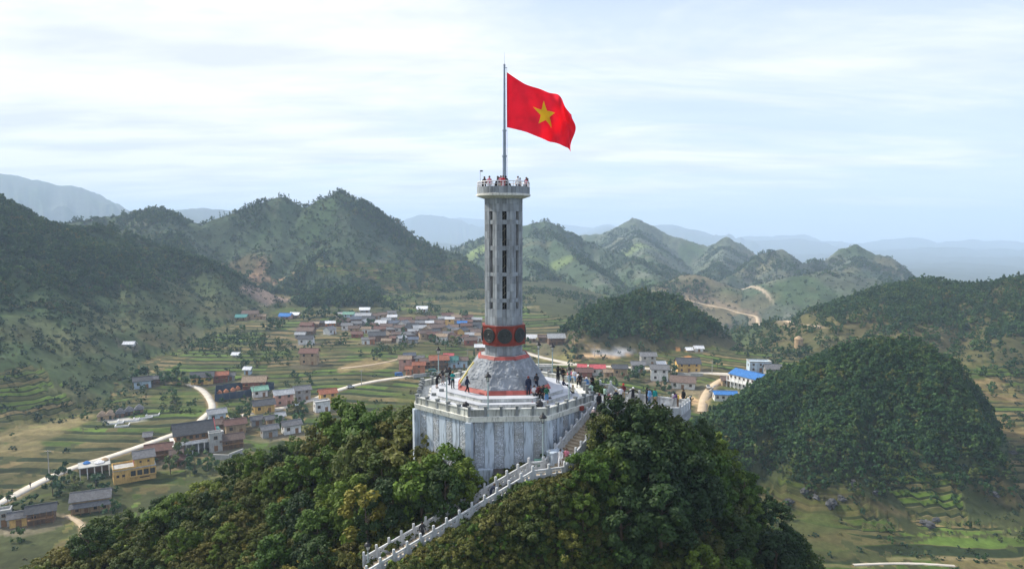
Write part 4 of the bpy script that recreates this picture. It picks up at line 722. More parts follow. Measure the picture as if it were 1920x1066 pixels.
# stone terrace and long walls
for i, (pts, hgt, lb) in enumerate([([(775, 708), (800, 705), (826, 702)], 2.6, 'grey stone retaining wall beside the road behind the platform'), ([(1270, 703), (1295, 706), (1318, 704)], 2.4, 'pale terrace wall below the yellow timber house'), ([(400, 860), (430, 862), (456, 850)], 2.8, 'grey stone retaining wall below the brown-roofed houses'), ([(1352, 715), (1338, 725), (1330, 737)], 1.2, 'low pale kerb wall on the inside of the curved dirt road')]):
    P = [hit(*p) for p in pts]; o = empty('retaining_wall', (P[0][0], P[0][1], gz(*P[0])), 0, lb, 'wall')
    for a, c in zip(P[:-1], P[1:]):
        xm, ym = (a[0] + c[0]) / 2, (a[1] + c[1]) / 2; MB().box((xm - P[0][0], ym - P[0][1], gz(xm, ym) - o.location.z + hgt / 2 - .8), (math.dist(a, c), .5, hgt), math.atan2(c[1] - a[1], c[0] - a[0])).build('wall_section', M['wall_concrete'], o)
# utility poles
for i, (u, v, hp, lb) in enumerate([(92, 890, 9, 'by the left valley road'), (678, 722, 8, 'beside the white road in the middle of the fields'), (877, 680, 8, 'just left of the tower base'), (476, 754, 8, 'next to the green-roofed house'), (1335, 700, 7, 'where the dirt road leaves the main road'), (1115, 668, 7, 'by the pale rock cutting')]):
    x1, y1 = hit(u, v); o = empty('utility_pole', (x1, y1, gz(x1, y1)), 0, 'grey utility pole ' + lb, 'utility pole', 'utility poles of the valley')
    MB().tube((0, 0, -1), (0, 0, hp), .18, .11).build('pole', M['wood_pole'], o); MB().box((0, 0, hp - .5), (2.2, .14, .14)).build('crossarm', M['wood_pole'], o)
# vehicles
def car(u, v, yaw, c, lb, van=False):
    x1, y1 = hit(u, v); o = empty('parked_van' if van else 'parked_car', (x1, y1, gz(x1, y1) + .15), R(yaw), lb, 'van' if van else 'car', 'vehicles on the village roads')
    Lh = 2.2; b = MB(); prof = [(-Lh, .35), (-Lh, .85), (-1.6, .95), (-1.0, 1.0), (1.3, 1.0), (Lh, .85), (Lh, .35)] if not van else [(-Lh, .35), (-Lh, 1.95), (1.5, 1.95), (2.1, 1.1), (Lh, .35)]
    n = len(prof); b.hexa([(p[0], -.85, p[1]) for p in prof], [(p[0], .85, p[1]) for p in prof]); b.build('body', M[c], o)
    if not van: MB().hexa([(-1.5, -.75, .97), (1.1, -.75, .97), (1.1, .75, .97), (-1.5, .75, .97)], [(-1.1, -.62, 1.48), (.45, -.62, 1.48), (.45, .62, 1.48), (-1.1, .62, 1.48)]).build('cabin', M['glass_dark'], o)
    else: MB().box((.2, 0, 1.5), (3, 1.76, .5)).build('window', M['glass_dark'], o)
    for sx in (-1.35, 1.35):
        for sy in (-.8, .8): MB().tube((sx, sy - .1, .32), (sx, sy + .1, .32), .33, n=10).build('wheel', M['tyre'], o)
car(550, 763, 35, 'wall_pale blue', 'pale car parked beside the road next to the two-storey grey-roofed house'); car(657, 727, 40, 'wall_white', 'white car driving on the pale road in the middle of the fields')
car(748, 705, 10, 'roof_blue', 'blue van parked by the mural-painted salmon block', True); car(811, 698, 5, 'roof_teal', 'teal van below the orange-roofed dark house', True)
car(1328, 727, 80, 'wall_white', 'small white car on the curved dirt road')
# ---------------------------------------------------------------- haze
hz = MB().box((0, 0, -50), (28600, 28600, 780)).mesh('haze')
hz = link('haze', hz); tag(hz, kind='stuff'); m = bpy.data.materials.new('haze_air'); m.use_nodes = True; nt = m.node_tree; nt.nodes.clear()
pv = N(nt, 'ShaderNodeVolumePrincipled'); pv.inputs['Color'].default_value = (.62, .79, 1.0, 1); pv.inputs['Density'].default_value = HAZE; pv.inputs['Anisotropy'].default_value = 0
ou = N(nt, 'ShaderNodeOutputMaterial'); L(nt, pv.outputs[0], ou.inputs['Volume']); hz.data.materials.append(m)

# ---------------------------------------------------------------- the flag tower
ROT = 4.0
def dirn(phi): a = R(phi); return (math.sin(a), -math.cos(a))
def vert(ap, phi, z, cx=TX, cy=TY): Rr = ap / math.cos(R(22.5)); a = R(phi); return (cx + Rr * math.sin(a), cy - Rr * math.cos(a), z)
VP = [ROT - 22.5 + 45 * i for i in range(8)]       # vertex angles; face i lies between VP[i] and VP[i+1]; face 0 faces the camera
def octo(ap, z): return [vert(ap, p, z) for p in VP]
tower = empty('flag_tower', (TX, TY, -17.23), 0, 'tall grey octagonal stone flag tower with red drum band, on the stepped platform', 'tower')
def tw(mb, name, mat, par=None, smooth=False):
    mb.v = [(v[0] - TX, v[1] - TY, v[2] + 17.23) for v in mb.v]; return mb.build(name, M[mat], par or tower, smooth=smooth)
def face_frame(ap, i, z0, ap2=None, z1=None):
    """a point on face i: s runs along the face (-1..1), t from 0 (z0) to 1 (z1), out = metres outwards"""
    ap2 = ap if ap2 is None else ap2; z1 = z0 if z1 is None else z1; nx, ny = dirn(VP[i] + 22.5); ex, ey = -ny, nx
    th = math.tan(R(22.5))
    def f(s, t, out=0):
        a = ap + (ap2 - ap) * t; half = a * th
        sl = math.atan2(ap - ap2, z1 - z0) if z1 != z0 else 0
        return (TX + nx * (a + out * math.cos(sl)) + ex * s * half, TY + ny * (a + out * math.cos(sl)) + ey * s * half, z0 + (z1 - z0) * t + out * math.sin(sl))
    return f
SH = 2.03; Z0, Z1 = -13.63, 3.56
# shaft: eight walls with real window slots
WROWS = [(567, 580), (518, 560), (469.5, 511), (420.5, 461), (396, 412)]
WZ = [(at(960, b, 73.0)[2], at(960, a, 73.0)[2]) for a, b in WROWS]
half = SH * math.tan(R(22.5)); wh = .23
clad = MB(); core = MB(); rng = random.Random(3)
for i in range(8):
    f = face_frame(SH - .05, i, Z0, SH - .05, Z1); T = lambda z: (z - Z0) / (Z1 - Z0)
    g = lambda x, z, out=0: f(x / (half * (SH - .05) / SH), T(z), out)
    # cladding slabs: columns across the face, rows up; the slots are left out
    xs = [-half, -.56, -wh, wh, .56, half]; ov = {}
    zr = Z0; rows = []
    cuts = sorted([Z0, Z1] + [q for a in WZ for q in a])
    for a, c in zip(cuts[:-1], cuts[1:]):
        n = max(1, round((c - a) / .78))
        for k in range(n): rows.append((a + (c - a) * k / n, a + (c - a) * (k + 1) / n))
    for (a, c) in rows:
        inw = any(w0 - 1e-3 <= a and c <= w1 + 1e-3 for w0, w1 in WZ)
        for k in range(5):
            if k == 2 and inw: continue
            x0, x1 = xs[k] + (.012 if k else .0), xs[k + 1] - (.012 if k < 4 else .0); o_ = .05 + rng.uniform(-.006, .008)
            if k == 2 and WZ[0][0] < a < WZ[-1][1]: o_ = .0
            bot = [g(x0, a + .012, -.02), g(x1, a + .012, -.02), g(x1, a + .012, o_), g(x0, a + .012, o_)]; top = [g(x0, c - .012, -.02), g(x1, c - .012, -.02), g(x1, c - .012, o_), g(x0, c - .012, o_)]
            clad.hexa([bot[j] for j in (3, 2, 1, 0)], [top[j] for j in (3, 2, 1, 0)], rng.random())
    # structure behind: two jambs beside the slot column and lintels
    for (x0, x1) in ((-half * .97, -wh), (wh, half * .97)):
        bot = [g(x0, Z0, -.35), g(x1, Z0, -.35), g(x1, Z0, -.021), g(x0, Z0, -.021)]; core.hexa(bot[::-1], [(p[0], p[1], Z1) for p in bot][::-1])
    zz = [Z0] + [q for a in WZ for q in a] + [Z1]
    for a, c in zip(zz[::2], zz[1::2]):
        bot = [g(-wh, a, -.34), g(wh, a, -.34), g(wh, a, -.021), g(-wh, a, -.021)]; core.hexa(bot[::-1], [(p[0], p[1], c) for p in bot][::-1])
tw(core, 'shaft', 'concrete'); tag(tw(clad, 'stone_cladding', 'clad_stone'), kind='stuff')
MBc = MB(); MBc.hexa(octo(SH - .75, Z0)[::1], octo(SH - .75, Z1)); tw(MBc, 'shade_core', 'dark_opening')  # black core stands in for the shade inside the hollow shaft
for i in (7, 0, 1, 2, 6):
    f = face_frame(SH, i, Z0, SH, Z1)
    for (a, c) in WZ:
        p0 = f(-.2, (a - Z0) / (Z1 - Z0), -.6); p1 = f(.2, (a - Z0) / (Z1 - Z0), -.6); b = MB(); n = max(1, int((c - a) / .8)); hgt = c - a
        q0, q1 = Vector(p0), Vector(p1)
        for k in range(n):
            z_ = a + hgt * (k + .35) / n; b.tube((q0.x, q0.y, z_), (q1.x, q1.y, z_ + .35), .035, n=5)
        md = (q0 + q1) / 2; b.tube((md.x, md.y, a), (md.x, md.y, c), .03, n=5)
        tw(b, 'window_bars', 'interior_steel')
# red octagonal band with bronze drums
b = MB(); b.hexa(octo(2.27, -12.47), octo(2.27, -10.41)); bo = tw(b, 'red_band', 'red_band')
b = MB(); b.hexa(octo(2.33, -12.51), octo(2.33, -12.36)).hexa(octo(2.33, -10.52), octo(2.33, -10.37)); tw(b, 'band_moulding', 'red_band')
def drum_mesh():
    b = MB()
    prof = [(.78, 0), (.80, .05), (.80, .13), (.74, .17), (.70, .15), (.56, .15), (.54, .18), (.50, .15), (.36, .15), (.34, .19), (.20, .16), (.10, .22), (.02, .22)]
    b.lathe(prof, n=36); 
    for k in range(12): a = k * math.pi / 6; b.box((.27 * math.cos(a), .27 * math.sin(a), .17), (.12, .02, .03), a)
    for k in range(24): a = k * math.pi / 12; b.box((.63 * math.cos(a), .63 * math.sin(a), .165), (.06, .05, .03), a)
    return b.mesh('bronze_drum', M['bronze'])
dm = drum_mesh()
for i in range(8):
    f = face_frame(2.27, i, -12.5, 2.27, -10.4); p = f(0, .51, .003); nx, ny = dirn(VP[i] + 22.5)
    o = link('bronze_drum', dm, tower, (p[0] - TX, p[1] - TY, p[2] + 17.23)); o.rotation_euler = Vector((nx, ny, 0)).to_track_quat('Z', 'Y').to_euler()
# sculpted octagonal base
b = MB(); b.hexa(octo(4.9, -17.25), octo(2.45, -13.66)); tw(b, 'base_core', 'concrete')
for i in range(8):
    f = face_frame(5.0, i, -17.23, 2.53, -13.63)
    for (t0, t1, nm, o_) in ((0.0, .115, 'lower_trim', .06), (.90, 1.0, 'upper_trim', .06)):
        n = 4 if nm == 'upper_trim' else 6
        b = MB()
        for k in range(n):
            s0, s1 = -1 + 2 * k / n, -1 + 2 * (k + 1) / n
            q = [f(s0, t0, -.05), f(s1, t0, -.05), f(s1, t0, o_), f(s0, t0, o_)]; q2 = [f(s0, t1, -.05), f(s1, t1, -.05), f(s1, t1, o_), f(s0, t1, o_)]; b.hexa(q[::-1], q2[::-1], rng.random())
        tw(b, nm, 'red_trim')
    n1, n2 = 64, 52; ss, tt_ = np.meshgrid(np.linspace(-1, 1, n1), np.linspace(.115, .90, n2), indexing='ij')
    xx = ss * (5.0 - 2.47 * tt_) * .414 + i * 9; yy = tt_ * 4.3
    wx = xx + .35 * fbm(xx * 1.2, yy * 1.2, 3, 5); wy = yy + .35 * fbm(xx * 1.2 + 9, yy * 1.2, 3, 8)
    r1 = 1 - np.abs(fbm(wx * 1.5, wy * 1.5, 3, 11)) * 3.2; r2 = 1 - np.abs(fbm(wx * .9 + 40, wy * 2.3, 2, 15)) * 4.5
    disp = .10 * np.clip(r1, 0, 1) ** 2 + .08 * np.clip(r2, 0, 1) ** 3 + .03 * fbm(xx * 6, yy * 6, 2, 2)
    edge = np.minimum(1, np.minimum((1 - np.abs(ss)) * 8, 1)); disp = disp * edge + .015
    V_ = np.array([[f(ss[a, c], tt_[a, c], disp[a, c]) for c in range(n2)] for a in range(n1)]).reshape(-1, 3) - np.array([TX, TY, -17.23])
    J = np.arange(n1 - 1)[:, None] * n2 + np.arange(n2 - 1)[None, :]; Fq = np.stack([J, J + n2, J + n2 + 1, J + 1], -1).reshape(-1, 4)
    tn = np.clip(.15 + disp / .16, 0, 1).ravel()
    link('relief_panel', npmesh('relief_panel', V_, Fq, {'tint': ('FLOAT', tn.astype(np.float32))}, M['relief_stone']), tower)
# raised bright yellow strip that runs up the left edge of the base
a_, c_ = Vector(vert(5.02, VP[7], -17.15)), Vector(vert(2.55, VP[7], -13.65))
f = face_frame(5.0, 6, -17.23, 2.53, -13.63)
q = [f(.18, .10, .02), f(.46, .10, .02), f(.46, .10, .20), f(.18, .10, .20)]; q2 = [f(.18, .72, .02), f(.46, .72, .02), f(.46, .72, .20), f(.18, .72, .20)]
b = MB(); b.hexa(q[::-1], q2[::-1]); tw(b, 'yellow_strip', 'strip_yellow')
# balcony
b = MB(); b.lathe([(2.1, 3.30), (2.9, 3.57), (2.97, 3.60), (2.97, 3.80), (2.9, 3.82)], (TX, TY, 0), 48); tw(b, 'balcony_slab', 'cornice_stone')
b = MB()
for k in range(40):
    a0, a1 = 2 * math.pi * k / 40 + .006, 2 * math.pi * (k + 1) / 40 - .006; q = [(TX + r_ * math.cos(a), TY + r_ * math.sin(a), 3.82) for (r_, a) in ((2.74, a0), (2.88, a0), (2.88, a1), (2.74, a1))]
    b.hexa(q, [(p[0], p[1], 4.56) for p in q], rng.random())
tag(tw(b, 'balcony_parapet', 'clad_stone'))
for k in range(32):
    a = 2 * math.pi * k / 32; p = (TX + 2.8 * math.cos(a), TY + 2.8 * math.sin(a)); tw(MB().tube((p[0], p[1], 4.56), (p[0], p[1], 5.08), .045 if k % 4 else .06, n=6), 'railing_post', 'white_metal')
def ring(r_, z, rr, n=40):
    b = MB()
    for k in range(n): a0, a1 = 2 * math.pi * k / n, 2 * math.pi * (k + 1) / n; b.tube((TX + r_ * math.cos(a0), TY + r_ * math.sin(a0), z), (TX + r_ * math.cos(a1), TY + r_ * math.sin(a1), z), rr, n=6)
    return b
tw(ring(2.8, 5.10, .05), 'handrail', 'white_metal'); tw(ring(2.8, 4.83, .025), 'lower_rail', 'white_metal')
# antenna on the balcony edge
o = empty('camera_mast', (TX - 2.45, TY - 1.3, 3.82), 0, 'thin mast with a small camera on the left edge of the balcony', 'mast'); MB().tube((0, 0, 0), (0, 0, 2.45), .03, .02).build('mast', M['wood_pole'], o); MB().box((.12, 0, 2.4), (.3, .14, .14)).build('camera_head', M['black_iron'], o)
# flagpole
o = empty('flagpole', (TX + .12, TY, 3.8), 0, 'tall grey-blue steel flagpole rising from the tower balcony', 'flagpole')
zf = lambda v: at(947, v, 75)[2] - 3.8
MB().lathe([(.32, 0), (.32, .3), (.21, .35), (.20, zf(294))], n=14).lathe([(.26, zf(294)), (.26, zf(293) + .1)], n=14).build('lower_section', M['steel_pole'], o)
MB().lathe([(.175, zf(294)), (.165, zf(246))], n=14).lathe([(.22, zf(246)), (.22, zf(246) + .15)], n=14).build('middle_section', M['steel_pole'], o)
MB().lathe([(.135, zf(246)), (.10, zf(123)), (.14, zf(122)), (.05, zf(120))], n=14).build('upper_section', M['steel_pole'], o)
MB().tube((.0, 0, zf(121)), (.0, 0, zf(99)), .018, .01, 6).build('lightning_rod', M['steel_pole'], o)
MB().tube((.30, -.02, 1.0), (.26, -.02, zf(128)), .018, n=5).tube((.0, 0, zf(128)), (.3, -.02, zf(127)), .04, n=6).build('halyard', M['steel_pole'], o)
# flag: a cloth whose upper and lower hems follow the wind
px = lambda p: (860 + p[0] / 3.553, 100 + p[1] / 3.553)
TOP = np.array([px(p) for p in [(322, 127), (380, 165), (440, 205), (510, 232), (580, 255), (650, 272), (690, 310), (715, 360), (762, 402)]])
BOT = np.array([px(p) for p in [(322, 493), (380, 505), (450, 525), (520, 555), (590, 580), (640, 588), (690, 615), (728, 632), (745, 655)]])
def curve(Cv, s):
    k = np.linspace(0, 1, len(Cv)); return np.interp(s, k, Cv[:, 0]), np.interp(s, k, Cv[:, 1])
def cloth_pt(s, t):
    """s along the fly, t from the top hem down; metres"""
    tu, tv = curve(TOP, s); bu, bv = curve(BOT, s); tt2 = t
    rip = np.sin(s * 9 + t * 2.2) * .35 * np.minimum(s * 3, 1) * (1.0) ; u = tu + (bu - tu) * tt2 + s * 3.5 * np.sin(t * math.pi) + 2.2 * s * np.sin(t * 9 + s * 4); v = tv + (bv - tv) * tt2
    Yd = 74.9 + rip * .7 +   .55 * np.sin(s * 15 + t * 5.5) * s + .32 * np.sin(s * 26 - t * 7) * s
    a = (533 - v) / 1280.0; dy_ = CP + a * SP; return np.stack([(u - 960) / 1280 / dy_ * 74.9, Yd, (-SP + a * CP) / dy_ * 74.9], -1)
def smooth_hems():
    global TOP, BOT
    k = np.linspace(0, 8, 65)
    for nm in ('TOP', 'BOT'):
        A = globals()[nm]; X1 = np.interp(k, np.arange(9), A[:, 0]); Y1 = np.interp(k, np.arange(9), A[:, 1])
        for _ in range(6): X1[1:-1] = (X1[:-2] + 2 * X1[1:-1] + X1[2:]) / 4; Y1[1:-1] = (Y1[:-2] + 2 * Y1[1:-1] + Y1[2:]) / 4
        globals()[nm] = np.stack([X1, Y1], -1)
smooth_hems()
flag = empty('flag', (TX + .3, TY, 10), 0, 'large red flag with yellow five-pointed star flying from the pole', 'flag')
base = np.array([TX + .3, TY, 10.0]); s_, t_ = np.meshgrid(np.linspace(0, 1, 120), np.linspace(0, 1, 80), indexing='ij'); Vf = cloth_pt(s_, t_)
Vf2 = Vf + np.array([0, .012, 0]); VV = np.concatenate([Vf.reshape(-1, 3), Vf2.reshape(-1, 3)]) - base
J = np.arange(119)[:, None] * 80 + np.arange(79)[None, :]; Fq = np.stack([J, J + 1, J + 81, J + 80], -1).reshape(-1, 4); Fq = np.concatenate([Fq, Fq[:, ::-1] + 9600])
link('cloth', npmesh('flag_cloth', VV, Fq, None, M['flag_red'], True), flag)
star = [(0.47 + .14 * r_ * math.sin(a), .5 - .29 * r_ * math.cos(a)) for k in range(10) for (r_, a) in [((1.0 if k % 2 == 0 else .382), k * math.pi / 5)]]
for sgn, nm in ((-1, 'star'), (1, 'star')):
    vs = []; fs = []; NN = 8
    for k in range(10):
        p, q = star[k], star[(k + 1) % 10]; b0 = len(vs)
        for a in range(NN + 1):
            for c in range(NN + 1):
                r_ = a / NN; m_ = c / NN; vs.append((.47 + ((p[0] - .47) * (1 - m_) + (q[0] - .47) * m_) * r_, .5 + ((p[1] - .5) * (1 - m_) + (q[1] - .5) * m_) * r_))
        for a in range(NN):
            for c in range(NN): fs.append((b0 + a * (NN + 1) + c, b0 + (a + 1) * (NN + 1) + c, b0 + (a + 1) * (NN + 1) + c + 1, b0 + a * (NN + 1) + c + 1))
    vs = np.array(vs); P = cloth_pt(vs[:, 0], vs[:, 1]) + np.array([0, .02 * sgn + .006, 0]) - base; Fs = np.array(fs); Fs = Fs if sgn > 0 else Fs[:, ::-1]
    link(nm, npmesh('star', P, Fs, None, M['flag_yellow'], True), flag)

# ---------------------------------------------------------------- the platform
PZ = -18.3
plat = empty('stone_platform', (TX, TY, PZ), 0, 'octagonal white stone platform with stained parapet around the tower foot', 'platform')
def pw(mb, name, mat, par=None):
    mb.v = [(v[0] - TX, v[1] - TY, v[2] - PZ) for v in mb.v]; return mb.build(name, M[mat], par or plat)
pw(MB().hexa(octo(9.25, -26.5), octo(9.25, PZ - .03)), 'core', 'concrete')
pw(MB().hexa(octo(9.0, PZ - .02), octo(9.0, PZ)), 'floor', 'marble_floor')
for (ap, z0, z1) in ((8.05, PZ, -17.97), (7.15, -17.97, -17.6), (6.3, -17.6, -17.23)):
    pw(MB().hexa(octo(ap - .06, z0 + .002), octo(ap - .06, z1 - .06)), 'tier_core', 'concrete'); pw(MB().hexa(octo(ap + .05, z1 - .06), octo(ap + .05, z1)), 'tier_top', 'marble_floor')
    b = MB(); th = math.tan(R(22.5))
    for i in range(8):
        f = face_frame(ap - .055, i, z0, ap - .055, z1); n = 9
        for k in range(n):
            s0, s1 = -1 + 2 * k / n + .008, -1 + 2 * (k + 1) / n - .008; q = [f(s0, 0.02, 0), f(s1, 0.02, 0), f(s1, 0.02, .055), f(s0, 0.02, .055)]; q2 = [(p[0], p[1], z1 - .062) for p in q]; b.hexa(q[::-1], q2[::-1], rng.random())
    tag(pw(b, 'riser_slabs', 'tier_stone'), kind='stuff')
# lower wall: cornice, pilasters, alternating rubble and white panels
pw(MB().hexa(octo(9.52, -18.72), octo(9.62, -18.2)), 'cornice', 'cornice_stone')
for i in range(8):
    f = face_frame(9.25, i, -26.5, 9.25, -18.73); hw = 9.25 * math.tan(R(22.5)); g = lambda x, z, out=0: f(x / hw, (z + 26.5) / 7.77, out)
    npan = 7; pwid = (2 * hw - .9) / npan; x = -hw + .45
    for k in range(npan):
        rub = k % 2 == 0; x0, x1 = x + .02, x + pwid - .02
        q = [g(x0, -26.4), g(x1, -26.4), g(x1, -26.4, .05 if rub else .09), g(x0, -26.4, .05 if rub else .09)]; q2 = [g(x0, -18.74), g(x1, -18.74), g(x1, -18.74, .05 if rub else .09), g(x0, -18.74, .05 if rub else .09)]
        if rub:   # stones set in the panel: uneven surface
            a1, a2 = 14, 60; X_, Z_ = np.meshgrid(np.linspace(x0, x1, a1), np.linspace(-26.4, -18.74, a2), indexing='ij'); dd = .05 + .06 * np.random.rand(a1, a2); dd[0] = 0; dd[-1] = 0
            V_ = np.array([[g(X_[a, c], Z_[a, c], dd[a, c]) for c in range(a2)] for a in range(a1)]).reshape(-1, 3) - np.array([TX, TY, PZ]); J = np.arange(a1 - 1)[:, None] * a2 + np.arange(a2 - 1)[None, :]
            link('rubble_panel', npmesh('rubble_panel', V_, np.stack([J, J + a2, J + a2 + 1, J + 1], -1).reshape(-1, 4), None, M['rubble_panel']), plat)
        else: pw(MB().hexa(q[::-1], q2[::-1]), 'white_panel', 'white_render')
        x += pwid
    # corner pilaster on the vertex
    vx = vert(9.42, VP[i], 0); pw(MB().box((vx[0], vx[1], -22.6), (.62, .62, 7.7), R(VP[i])), 'pilaster', 'white_render')
# parapet: wall panels between posts, with a gap towards the side terrace
for i in range(8):
    f = face_frame(9.4, i, -18.2, 9.4, -17.47); hw = 9.4 * math.tan(R(22.5)); g = lambda x, t, out=0: f(x / hw, t, out); n = 5
    for k in range(n):
        if i == 2 and k in (1, 2, 3): continue
        x0, x1 = -hw + 2 * hw * k / n + .14, -hw + 2 * hw * (k + 1) / n - .14
        q = [g(x0, 0, -.28), g(x1, 0, -.28), g(x1, 0, -.04), g(x0, 0, -.04)]; q2 = [(p[0], p[1], -17.56) for p in q]; par = pw(MB().hexa(q[::-1], q2[::-1], rng.random()), 'parapet_panel', 'parapet_stone')
        q = [g(x0 - .02, 0, -.33), g(x1 + .02, 0, -.33), g(x1 + .02, 0, .02), g(x0 - .02, 0, .02)]; b = MB().hexa([(p[0], p[1], -17.56) for p in q][::-1], [(p[0], p[1], -17.47) for p in q][::-1]); pw(b, 'coping', 'tier_stone')
    for k in range(n):
        p = g(-hw + 2 * hw * k / n, 0, -.14); pw(MB().box((p[0], p[1], -17.75), (.26, .34, .94), R(VP[i] + 22.5)).box((p[0], p[1], -17.25), (.34, .42, .09), R(VP[i] + 22.5)), 'parapet_post', 'post_stone')
# low buttress walls and the rough stone foot at the front
o = MB().box((0, 0, 0), (1.5, .5, 2.6)).build('buttress', M['white_render'], None, (-2.6, 65.0, -24.6), R(ROT)); tag(o, 'short white buttress under the front left corner of the platform', 'buttress')
def grid_rock(x0, x1, y, z0, z1, seed):
    n1, n2 = 40, 16; X_, Z_ = np.meshgrid(np.linspace(x0, x1, n1), np.linspace(z0, z1, n2), indexing='ij'); d = .35 * fbm(X_ * .8, Z_ * .8, 4, seed) + .15 * np.random.rand(n1, n2)
    V_ = np.stack([X_, y + d - (Z_ - z0) * -.1, Z_], -1).reshape(-1, 3); J = np.arange(n1 - 1)[:, None] * n2 + np.arange(n2 - 1)[None, :]; return npmesh('stone_footing', V_, np.stack([J, J + n2, J + n2 + 1, J + 1], -1).reshape(-1, 4), None, M['rubble_wall'])
tag(link('stone_footing', grid_rock(-3.4, 2.6, 65.0, -26.5, -23.4, 4)), 'dark rough stone footing below the white front wall', 'footing')
o = MB().box((0, 0, 0), (1.3, .8, 1.7)).box((0, 0, .9), (1.5, 1.0, .12)).build('stone_pier', M['white_render'], None, (4.1, 64.4, -22.2), R(40)); tag(o, 'pale capped stone pier at the front right corner beside the stair', 'pier')
o = MB().box((0, 0, 0), (.45, .3, .45)).build('red_box', M['red_band'], None, (7.25, 69.55, -18.45), R(ROT + 45)); tag(o, 'small red box fixed to the right end of the cornice', 'box')
# bags on the steps
def bag(u, v, z, c, lb, s=1.0):
    p = atz(u, v, z); o = MB().lathe([(.30 * s, 0), (.36 * s, .18 * s), (.30 * s, .42 * s), (.12 * s, .55 * s)], n=10).tube((-.1, 0, .5 * s), (.1, 0, .62 * s), .03, n=5).build('bag', M[c], None, (p[0], p[1], z)); tag(o, lb, 'bag')
bag(873, 763, PZ + .32, 'plastic_black', 'black bag on the platform near the front left corner'); bag(1011, 762, PZ + .32, 'plastic_black', 'large black rucksack at the front steps right of centre', 1.2)
bag(998, 760, PZ + .32, 'roof_pink red', 'small dark red bag beside the large black rucksack', .7); bag(1030.5, 753, -17.97, 'plastic_black', 'black shoulder bag at the feet of the green-shirted person', .9)
for i, (u, v, z) in enumerate([(828, 733, -17.6), (813.5, 741, -17.97)]):
    p = atz(u, v, z); o = MB().box((0, 0, .14), (.5, .3, .28)).build('floodlight', M['post_stone'], None, (p[0], p[1], z)); tag(o, 'small dark floodlight on the %s step at the left of the platform' % ('upper', 'lower')[i], 'floodlight')
p = (-9.7, 77.2); 
for i, (x1, y1) in enumerate([(-9.95, 72.1), (-9.98, 74.0), (-10.05, 75.4), (-10.1, 76.6)]):
    o = MB().box((0, 0, .16), (.42, .34, .32)).box((0, -.05, .36), (.3, .2, .16)).build('spotlight', M['post_stone'], None, (x1, y1, -17.46)); tag(o, '%s spotlight from the front on the left side parapet' % ORD[i], 'spotlight', 'spotlights on the left parapet')

# ---------------------------------------------------------------- side landing, viewing terrace, stairs, balustrades
def slab(poly, z, th, name, mat, par): b = MB(); b.hexa([(p[0], p[1], z - th) for p in poly], [(p[0], p[1], z) for p in poly]); return b.build(name, M[mat], par)
LZ, VZ = -18.9, -19.6
land = empty('side_terrace', (0, 0, 0), 0, 'grey stone viewing terrace reached from the right side of the platform', 'terrace')
land_o = land
slab([(8.3, 71.4), (10.9, 69.9), (11.6, 78.4), (8.0, 79.6)], LZ, 5.5, 'landing', 'dark_floor', land)
slab([(11.0, 70.0), (17.8, 70.5), (19.7, 73.8), (14.5, 76.6), (11.7, 78.4)], VZ, .5, 'deck', 'dark_floor', land)
for k in range(3): slab([(10.9 + k * .32, 70.05), (11.25 + k * .32, 70.07), (11.95 + k * .32, 78.3 - k * .15), (11.6 + k * .32, 78.3 - k * .15)], LZ - .17 * (k + 1) + .002, .3, 'step', 'stair_stone', land)
for k in range(3): slab([(8.25, 71.9), (8.9 - k * .25, 71.8), (8.6 - k * .25, 79.2), (8.0, 79.3)], LZ + .2 * (k + 1) - .002, .2, 'step', 'stair_stone', land)
for (x, y) in ((17.4, 70.9), (19.2, 73.6), (14.5, 70.6), (14.7, 76.0), (17.2, 74.8)): MB().box((x, y, -24), (.4, .4, 8)).build('column', M['concrete'], land)
MB().box((18.6, 72.2, -20.35), (.35, 3.6, .5), R(-30)).build('beam', M['concrete'], land)
def post_mesh(): return MB().box((0, 0, .575), (.20, .20, 1.15)).box((0, 0, 1.2), (.15, .15, .08)).box((0, 0, 1.3), (.22, .22, .16), taper=.8).mesh('post', M['rail_stone'])
PM = post_mesh()
def balustrade(pts, label, sp=1.45, solid=False):
    o = empty('balustrade', pts[0], 0, label, 'balustrade', 'white stone balustrades'); first = True; P0 = Vector(pts[0])
    for a, c in zip(pts[:-1], pts[1:]):
        a, c = Vector(a), Vector(c); n = max(1, round((c - a).length / sp)); d = (c - a) / n; yaw = math.atan2(d.y, d.x); ln = math.hypot(d.x, d.y)
        for k in range(n):
            p = a + d * k; link('post', PM, o, p - P0, (0, 0, yaw))
            b = MB(); ux, uy = d.x / ln, d.y / ln; sl = d.z / ln
            def bar(x0, x1, z0, z1, th):
                q = []
                for (xx, zz, sd_) in ((x0, z0, -1), (x1, z0, -1), (x1, z0, 1), (x0, z0, 1)): q.append((ux * xx - uy * sd_ * th / 2, uy * xx + ux * sd_ * th / 2, zz + sl * xx))
                b.hexa(q, [(t[0], t[1], t[2] + z1 - z0) for t in q], rng.random())
            bar(.12, ln - .12, .0, .42 if not solid else .62, .12); bar(.12, ln - .12, .78, .95, .17)
            if not solid: bar(.12, .32, .42, .78, .12); bar(ln - .32, ln - .12, .42, .78, .12); bar(ln / 2 - .1, ln / 2 + .1, .42, .62, .12); bar(.32, ln - .32, .60, .67, .10)
            else: bar(.12, ln - .12, .62, .78, .07)
            b.build('railing_panel', M['rail_stone'], o, p - P0)
    link('post', PM, o, Vector(pts[-1]) - P0)
balustrade([(8.0, 79.5, LZ), (11.5, 78.3, LZ), (12.7, 77.6, VZ), (14.5, 76.5, VZ)], 'balustrade stepping down behind the side landing', 1.4)
balustrade([(14.5, 76.5, VZ), (19.6, 73.8, VZ)], 'far balustrade of the viewing terrace', 2.0, True)
